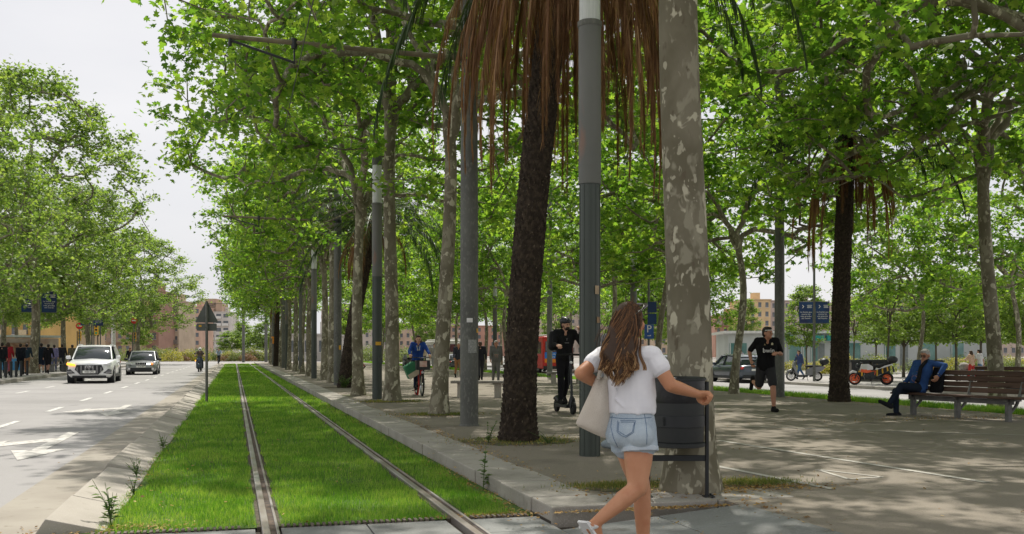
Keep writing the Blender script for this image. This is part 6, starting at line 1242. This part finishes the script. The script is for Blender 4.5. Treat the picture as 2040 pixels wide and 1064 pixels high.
GZ = .03; HEEL_L = Vector((AL_.x, AL_.y, GZ + .015)) - DEP * .04; TOE_L = Vector((AL_.x, AL_.y, GZ)) + DEP * .15; b.cap_(AL_, HEEL_L, .034, .032); b.cap_(HEEL_L, TOE_L, .032, .024); b.cap_(AL_, TOE_L, .032, .022)
for F_, T_ in ((HEEL_R, TOE_R), (HEEL_L, TOE_L)):
    t = (T_ - F_).normalized(); s_ = t.cross(FA.cross(t)).normalized() if False else LAT
    for k in range(5): b.cap_(T_ + s_ * (.03 - .014 * k) - t * .02, T_ + s_ * (.034 - .016 * k) + t * (.03 - .004 * k), .011, .009, n=8)
body = skinw(b, 'person', M_ws, .0075, 6)
# shirt with short sleeves
M_tee = layered('white_cotton', [(.76, .745, .77), ((.82, .80, .82), 6, .45, .6, 4)], rough=.92, bump=.5, bscale=7, spec=.1)
b = MB(); rings(b, [(W(1256, 822, 6.2), .166, .122), (W(1256, 808, 6.2), .169, .125), (W(1255, 775, 6.2), .162, .118), (W(1253, 742, 6.2), .168, .115), (W(1251, 718, 6.2), .165, .096), (W(1250, 704, 6.2), .13, .075), (W(1250, 695, 6.2), .075, .062)])
for k in range(7): a = k * .9; b.cap_(W(1256, 820, 6.2) + LAT * .155 * math.cos(a) + DEP * .112 * math.sin(a), W(1254, 745, 6.2) + LAT * .14 * math.cos(a + .25) + DEP * .095 * math.sin(a + .25), .018, .012, n=8)
b.cap_(W(1262, 709, 6.16), SR, .058, .066); b.cap_(SR, SR.lerp(ER, .38), .060, .069); b.cap_(W(1240, 709, 6.24), SL, .056, .063); b.cap_(SL, SL.lerp(EL, .42), .058, .064)
b.cap_(W(1288, 735, 6.14), W(1292, 790, 6.15), .045, .05); b.cap_(W(1302, 716, 6.12), W(1288, 752, 6.13), .055, .05)
for x0, y0, x1, y1, r in ((1292, 742, 1246, 806, .012), (1299, 752, 1270, 812, .012), (1218, 745, 1230, 800, .011), (1284, 728, 1232, 770, .009), (1213, 790, 1250, 814, .011), (1300, 782, 1262, 800, .01)):
    pts = [W(x0 + (x1 - x0) * t + 3 * math.sin(t * 5), y0 + (y1 - y0) * t, 6.2 - .118 + .05 * abs((x0 + (x1 - x0) * t) - 1250) / 50) for t in (0, .25, .5, .75, 1)]; b.tube(pts, [r * .2, r * .5, r * .6, r * .5, r * .2], 8)
shirt = skinw(b, 'shirt', M_tee, .0065, 3)
b = MB(); d = (ER - SR).normalized(); c = SR.lerp(ER, .62); b.tube([c - d * .02, c + d * .014], [.0745, .0755], 24, 0, cap=False); d = (EL - SL).normalized(); c = SL.lerp(EL, .66); b.tube([c - d * .02, c + d * .012], [.068, .069], 24, 0, cap=False)
# shorts
M_denim = layered('pale_denim', [(.36, .43, .50), ((.46, .53, .585), 7, .4, .62, 5), ((.27, .35, .44), 4, .58, .72, 5), ((.53, .58, .62), 160, .54, .7, 2)], rough=.85, bump=.3, bscale=240, spec=.12)
b = MB(); rings(b, [(W(1256, 812, 6.2), .146, .112), (W(1256, 830, 6.2), .156, .12), (W(1256, 850, 6.19), .166, .136), (W(1256, 866, 6.185), .168, .145), (W(1257, 884, 6.19), .15, .13)])
b.cap_(HR + UP * .02, W(1274, 886, 6.14), .108, .106); b.cap_(HL + UP * .02, W(1248, 884, 6.25), .104, .102); 
for c_ in (W(1276, 868, 6.07), W(1238, 866, 6.14)): b.ell(c_, .085)
b.tube([W(1274, 870, 6.145), W(1275, 899, 6.13)], [.108, .112], 28); b.tube([W(1247, 868, 6.25), W(1251, 895, 6.26)], [.103, .106], 28)
shorts = skinw(b, 'shorts', M_denim, .0075, 4)
b = MB(); b.tube([W(1274.5, 889, 6.132), W(1275, 899.5, 6.127)], [.1135, .1155], 32); cuff = skinw(b, 'cuff', mat('denim_cuff', (.47, .53, .59), .85, (.56, .61, .65), 30, bump=.3, bscale=200), .006, 1)
bv = BVHTree.FromPolygons([v.co for v in shorts.data.vertices], [tuple(p.vertices) for p in shorts.data.polygons]); eye = Vector((0, 0, EYE))
def on(px, py):
    d = (W(px, py, 6) - eye).normalized(); h, nrm, _, _ = bv.ray_cast(eye, d); return (h + nrm * .001) if h else None
b = MB()
for line in ([(1231, 838), (1229, 860), (1238, 868), (1247, 871), (1262, 862), (1266, 838), (1231, 838)], [(1233, 841), (1231.5, 859), (1247, 868.5), (1260, 860.5), (1264, 841), (1233, 841)], [(1284, 825), (1287, 845), (1289, 868), (1288, 888)], [(1220, 828), (1217, 850), (1222, 872), (1232, 893)], [(1215, 831), (1240, 834), (1270, 834), (1302, 831)]):
    pts = []
    for (x0, y0), (x1, y1) in zip(line, line[1:]):
        for t in np.linspace(0, 1, 8)[:-1]:
            q = on(x0 + (x1 - x0) * t, y0 + (y1 - y0) * t)
            if q: pts.append(q)
    if len(pts) > 2: b.tube(pts, .0022, 5)
seams = buildw(b, 'seams', mat('denim_seam', (.16, .22, .31), .9, scale=60))
# hair: a solid base and many wavy strands
M_hairb = mat('dark_brown_hair', (.05, .027, .015), .5, scale=30)
M_hair = bpy.data.materials.new('long_brown_hair'); M_hair.use_nodes = True; n_, l_ = M_hair.node_tree.nodes, M_hair.node_tree.links; q = n_['Principled BSDF']; q.inputs['Roughness'].default_value = .5; q.inputs['Specular IOR Level'].default_value = .22
g_ = n_.new('ShaderNodeNewGeometry'); r_ = n_.new('ShaderNodeValToRGB'); e_ = r_.color_ramp.elements; e_[0].position = 0; e_[0].color = (.045, .024, .013, 1); e_[1].position = 1; e_[1].color = (.56, .36, .17, 1)
for p_, c_ in ((.4, (.1, .048, .022, 1)), (.68, (.21, .1, .042, 1)), (.86, (.36, .2, .085, 1))): k_ = e_.new(p_); k_.color = c_
tc_ = n_.new('ShaderNodeTexCoord'); sx_ = n_.new('ShaderNodeSeparateXYZ'); l_.new(tc_.outputs['Object'], sx_.inputs[0]); mr_ = n_.new('ShaderNodeMapRange'); mr_.inputs['From Min'].default_value = 1.55; mr_.inputs['From Max'].default_value = 1.1; mr_.inputs['To Min'].default_value = -.3; mr_.inputs['To Max'].default_value = .22; l_.new(sx_.outputs[2], mr_.inputs[0])
ad_ = n_.new('ShaderNodeMath'); ad_.use_clamp = True; l_.new(g_.outputs['Random Per Island'], ad_.inputs[0]); l_.new(mr_.outputs[0], ad_.inputs[1]); l_.new(ad_.outputs[0], r_.inputs[0]); l_.new(r_.outputs[0], q.inputs['Base Color'])
b = MB(); b.ell(HD - FA * .014 + UP * .022, (.083, .099, .098), M=HM); b.ell(HD - FA * .045 - UP * .02, (.078, .06, .09), M=HM)
for x0, y0, x1, y1, r0, r1 in ((1225, 660, 1216, 728, .05, .036), (1240, 660, 1234, 748, .055, .034), (1256, 664, 1250, 742, .05, .03), (1214, 676, 1207, 715, .035, .025)): b.cap_(W(x0, y0, 6.12), W(x1, y1, 6.065), r0, r1)
hairb = skinw(b, 'hair', M_hairb, .009, 3)
rs = np.random.default_rng(12); b = MB()
SD = -FW
for i in range(1560):
    if i < 1500:
        a = rs.uniform(-1.25, 1.75); el = rs.uniform(-.15, 1.35) if i % 3 else rs.uniform(.5, 1.45); back = (SD * math.cos(a) - RT * math.sin(a) * (1 if a > 0 else .9))
        rt = HD + UP * .02 - FA * .012 + (back * math.cos(el) * .094 + UP * math.sin(el) * .099)
        u = rs.uniform(-1, 1); ex = 1233 + u * 31 - (6 if a > .6 else 0); ey = 772 - abs(u) ** 1.5 * 38 - rs.uniform(0, 42) ** 1.0; side = np.clip((W(ex, 690, 6.08) - rt).dot(RT), -.2, .2)
        m1 = rt.lerp(W(1238 + u * 36, 676, 6.105 - .02 * (1 - abs(u))), .55) + SD * .025; m2 = W(1236 + u * 36 - 3, 702, 6.075 - .025 * (1 - abs(u)) * rs.uniform(.4, 1)); m3 = W(1234 + u * 37 - 2, 735, 6.05 - .015 * rs.uniform(0, 1)); en = W(ex, ey, 6.045 - .015 * rs.uniform(0, 1))
        ctrl = [rt, m1, m2, m3, en]; amp = rs.uniform(.01, .022); cl = round(u * 6) * 1.7 + rs.normal(0, .35); fr = 38 + 5 * math.sin(round(u * 6) * 2.1); rad0 = rs.uniform(.0014, .0034)
    elif i < 1528:                                                 # the twisted half ponytail
        t = rs.uniform(0, 1); ctrl = [W(1281 - 2 * t, 634 + 14 * t, 6.17), W(1274, 650 + 5 * t, 6.115), W(1262, 658 + 4 * t, 6.085), W(1248, 654 + 5 * t, 6.07), W(1241 + 5 * t, 662 + 8 * t, 6.07)]; amp = .002; cl = 0; fr = 20; rad0 = .003
    elif i < 1548:                                                 # a lock over the right shoulder
        t = rs.uniform(-1, 1); ctrl = [W(1276, 655, 6.15), W(1275 + t, 680, 6.12), W(1277 + 2 * t, 705, 6.07), W(1279 + 3 * t, 722, 6.05), W(1283 + 4 * t, 738, 6.04)]; amp = .012; cl = 1; fr = 40; rad0 = .0035
    else:                                                         # loose flying strands
        t = rs.uniform(-1, 1); ctrl = [W(1212, 640 + 12 * t, 6.15), W(1205, 655 + 12 * t, 6.13), W(1197 + 4 * t, 668 + 10 * t, 6.12), W(1193 + 8 * t, 684 + 12 * t, 6.1), W(1190 + 10 * t, 700 + 20 * t, 6.1)]; amp = .008; cl = t * 4; fr = 30; rad0 = .0012
    pts = []; N = 20
    for k in range(N + 1):
        t = k / N * 4; j = min(3, int(t)); f = t - j; p0, p1, p2, p3 = ctrl[max(0, j - 1)], ctrl[j], ctrl[j + 1], ctrl[min(4, j + 2)]
        p = .5 * ((2 * p1) + (p2 - p0) * f + (2 * p0 - 5 * p1 + 4 * p2 - p3) * f * f + (3 * p1 - p0 - 3 * p2 + p3) * f ** 3); s_ = k / N; wv = math.sin(p.z * fr + cl) * amp * s_ ** .8
        pts.append(p + RT * wv + SD * math.cos(p.z * fr + cl) * amp * .6 * s_)
    b.tube(pts, [rad0 * (.7 + .5 * math.sin(3.0 * k / N)) * (1 - .6 * (k / N) ** 3) for k in range(N + 1)], 4, cap=False)
strands = buildw(b, 'hair_strands', M_hair, 180)
# eye, lips, sandals
b = MB(); [b.ell(HD + HM @ Vector((s * .03, .083, .004)), (.013, .007, .009), M=HM, nu=10, nv=8) for s in (-1, 1)]; eyes = buildw(b, 'eyes', M_eye); b = MB(); b.ell(HD + FA * .097 - UP * .05, (.024, .006, .008), M=HM); lips = buildw(b, 'mouth', M_lip)
sand = []
for F_, T_, dn in ((HEEL_R, TOE_R, -FA), (HEEL_L, TOE_L, -UP)):
    t = (T_ - F_).normalized(); sd = LAT; b = MB(); b.prism([(-.034, -.04), (.034, -.04), (.042, .1), (.036, .2), (-.036, .2), (-.042, .1)], .018, Matrix.Translation(F_ + dn * .034) @ Matrix((sd, t, sd.cross(t))).transposed().to_4x4()); 
    for q in (.0, .1): b.tube([F_ + t * q - sd * .042 + dn * .03, F_ + t * q - sd * .036 - dn * .02, F_ + t * q - dn * .034 * (1 if q else .1) - (t * .036 if q == 0 else t * 0), F_ + t * q + sd * .036 - dn * .02, F_ + t * q + sd * .042 + dn * .03], .011, 6)
    sand.append(buildw(b, 'sandal', M_white))
for o in parts_w: o.data.transform(Matrix.Translation(-BASE))
body.location = BASE
for o in parts_w[1:]: o.parent = body
seams.parent = shorts; cuff.parent = shorts; strands.parent = hairb
tag(body, 'young woman with long wavy brown hair in white t-shirt and denim shorts, walking past', 'person')
b = MB(); b.tube([HD + HM @ Vector(q) for q in ((-.082, .03, .07), (-.06, .07, .092), (0, .082, .1), (.06, .07, .092), (.082, .03, .07))], [.008, .017, .012, .017, .008], 8); b.tube([HD + HM @ Vector(q) for q in ((.084, .03, .07), (.088, -.05, .03))], .005, 5); b.tube([HD + HM @ Vector(q) for q in ((-.084, .03, .07), (-.088, -.05, .03))], .005, 5)
o = b.build('sunglasses', glassmat('tortoise', (.03, .015, .01), .15)); o.data.transform(Matrix.Translation(-HD)); o.location = HD; tag(o, 'dark sunglasses pushed up on the head of the young woman', 'sunglasses')
# tote bag
M_tote = layered('canvas', [(.56, .50, .425), ((.62, .56, .485), 5, .4, .62, 5), ((.5, .44, .37), 200, .5, .7, 2)], rough=.95, bump=.5, bscale=9, spec=.08)
b = MB(); NU, NV = 12, 14; vs = []
def edge(v): 
    Lp = [(1186, 752), (1176, 778), (1160, 812), (1146, 842), (1149, 848)]; Rp = [(1214, 750), (1217, 778), (1222, 812), (1228, 858), (1226, 880)]; t = v * 4; j = min(3, int(t)); f = t - j
    return [(P_[j][0] * (1 - f) + P_[j + 1][0] * f, P_[j][1] * (1 - f) + P_[j + 1][1] * f) for P_ in (Lp, Rp)]
for sgn in (-1, 1):
    for j in range(NV + 1):
        v = j / NV; (lx, ly), (rx, ry) = edge(v)
        for i in range(NU + 1):
            u = i / NU; bul = math.sin(math.pi * u) ** .6 * (.02 + .06 * math.sin(math.pi * min(1, v * .93 + .02)) ** .8); wr = .006 * math.sin(u * 9 + v * 4) + .005 * math.sin(v * 11 - u * 5)
            vs.append(W(lx + (rx - lx) * u, ly + (ry - ly) * u + 3 * math.sin(math.pi * u) * v, 6.22 + sgn * (bul + wr * math.sin(math.pi * u))))
n = (NU + 1) * (NV + 1); fs = []
for sgn in (0, 1):
    for j in range(NV):
        for i in range(NU): a = sgn * n + j * (NU + 1) + i; q = (a, a + 1, a + NU + 2, a + NU + 1); fs.append(q if sgn else q[::-1])
b.add(vs, fs); o = b.build('tote_bag', M_tote, smooth=180); o.data.transform(Matrix.Translation(-W(1190, 800, 6.22))); o.location = W(1190, 800, 6.22); so = o.modifiers.new('thickness', 'SOLIDIFY'); so.thickness = .004; sb = o.modifiers.new('sub', 'SUBSURF'); sb.levels = sb.render_levels = 1
tag(o, 'cream canvas tote bag hanging at the left side of the young woman', 'bag')
for dz in (6.17, 6.27):
    b = MB(); b.tube([q - W(1190, 800, 6.22) for q in (W(1192, 756, dz), W(1196, 735, dz + .02), W(1203, 703, 6.26), W(1206, 735, dz + .06), W(1208, 756, dz))], .012, 6); b.build('strap', M_tote, o)
for t in protos:
    if t.get('unplaced'):
        for c in list(t.children): bpy.data.objects.remove(c)
        bpy.data.objects.remove(t)
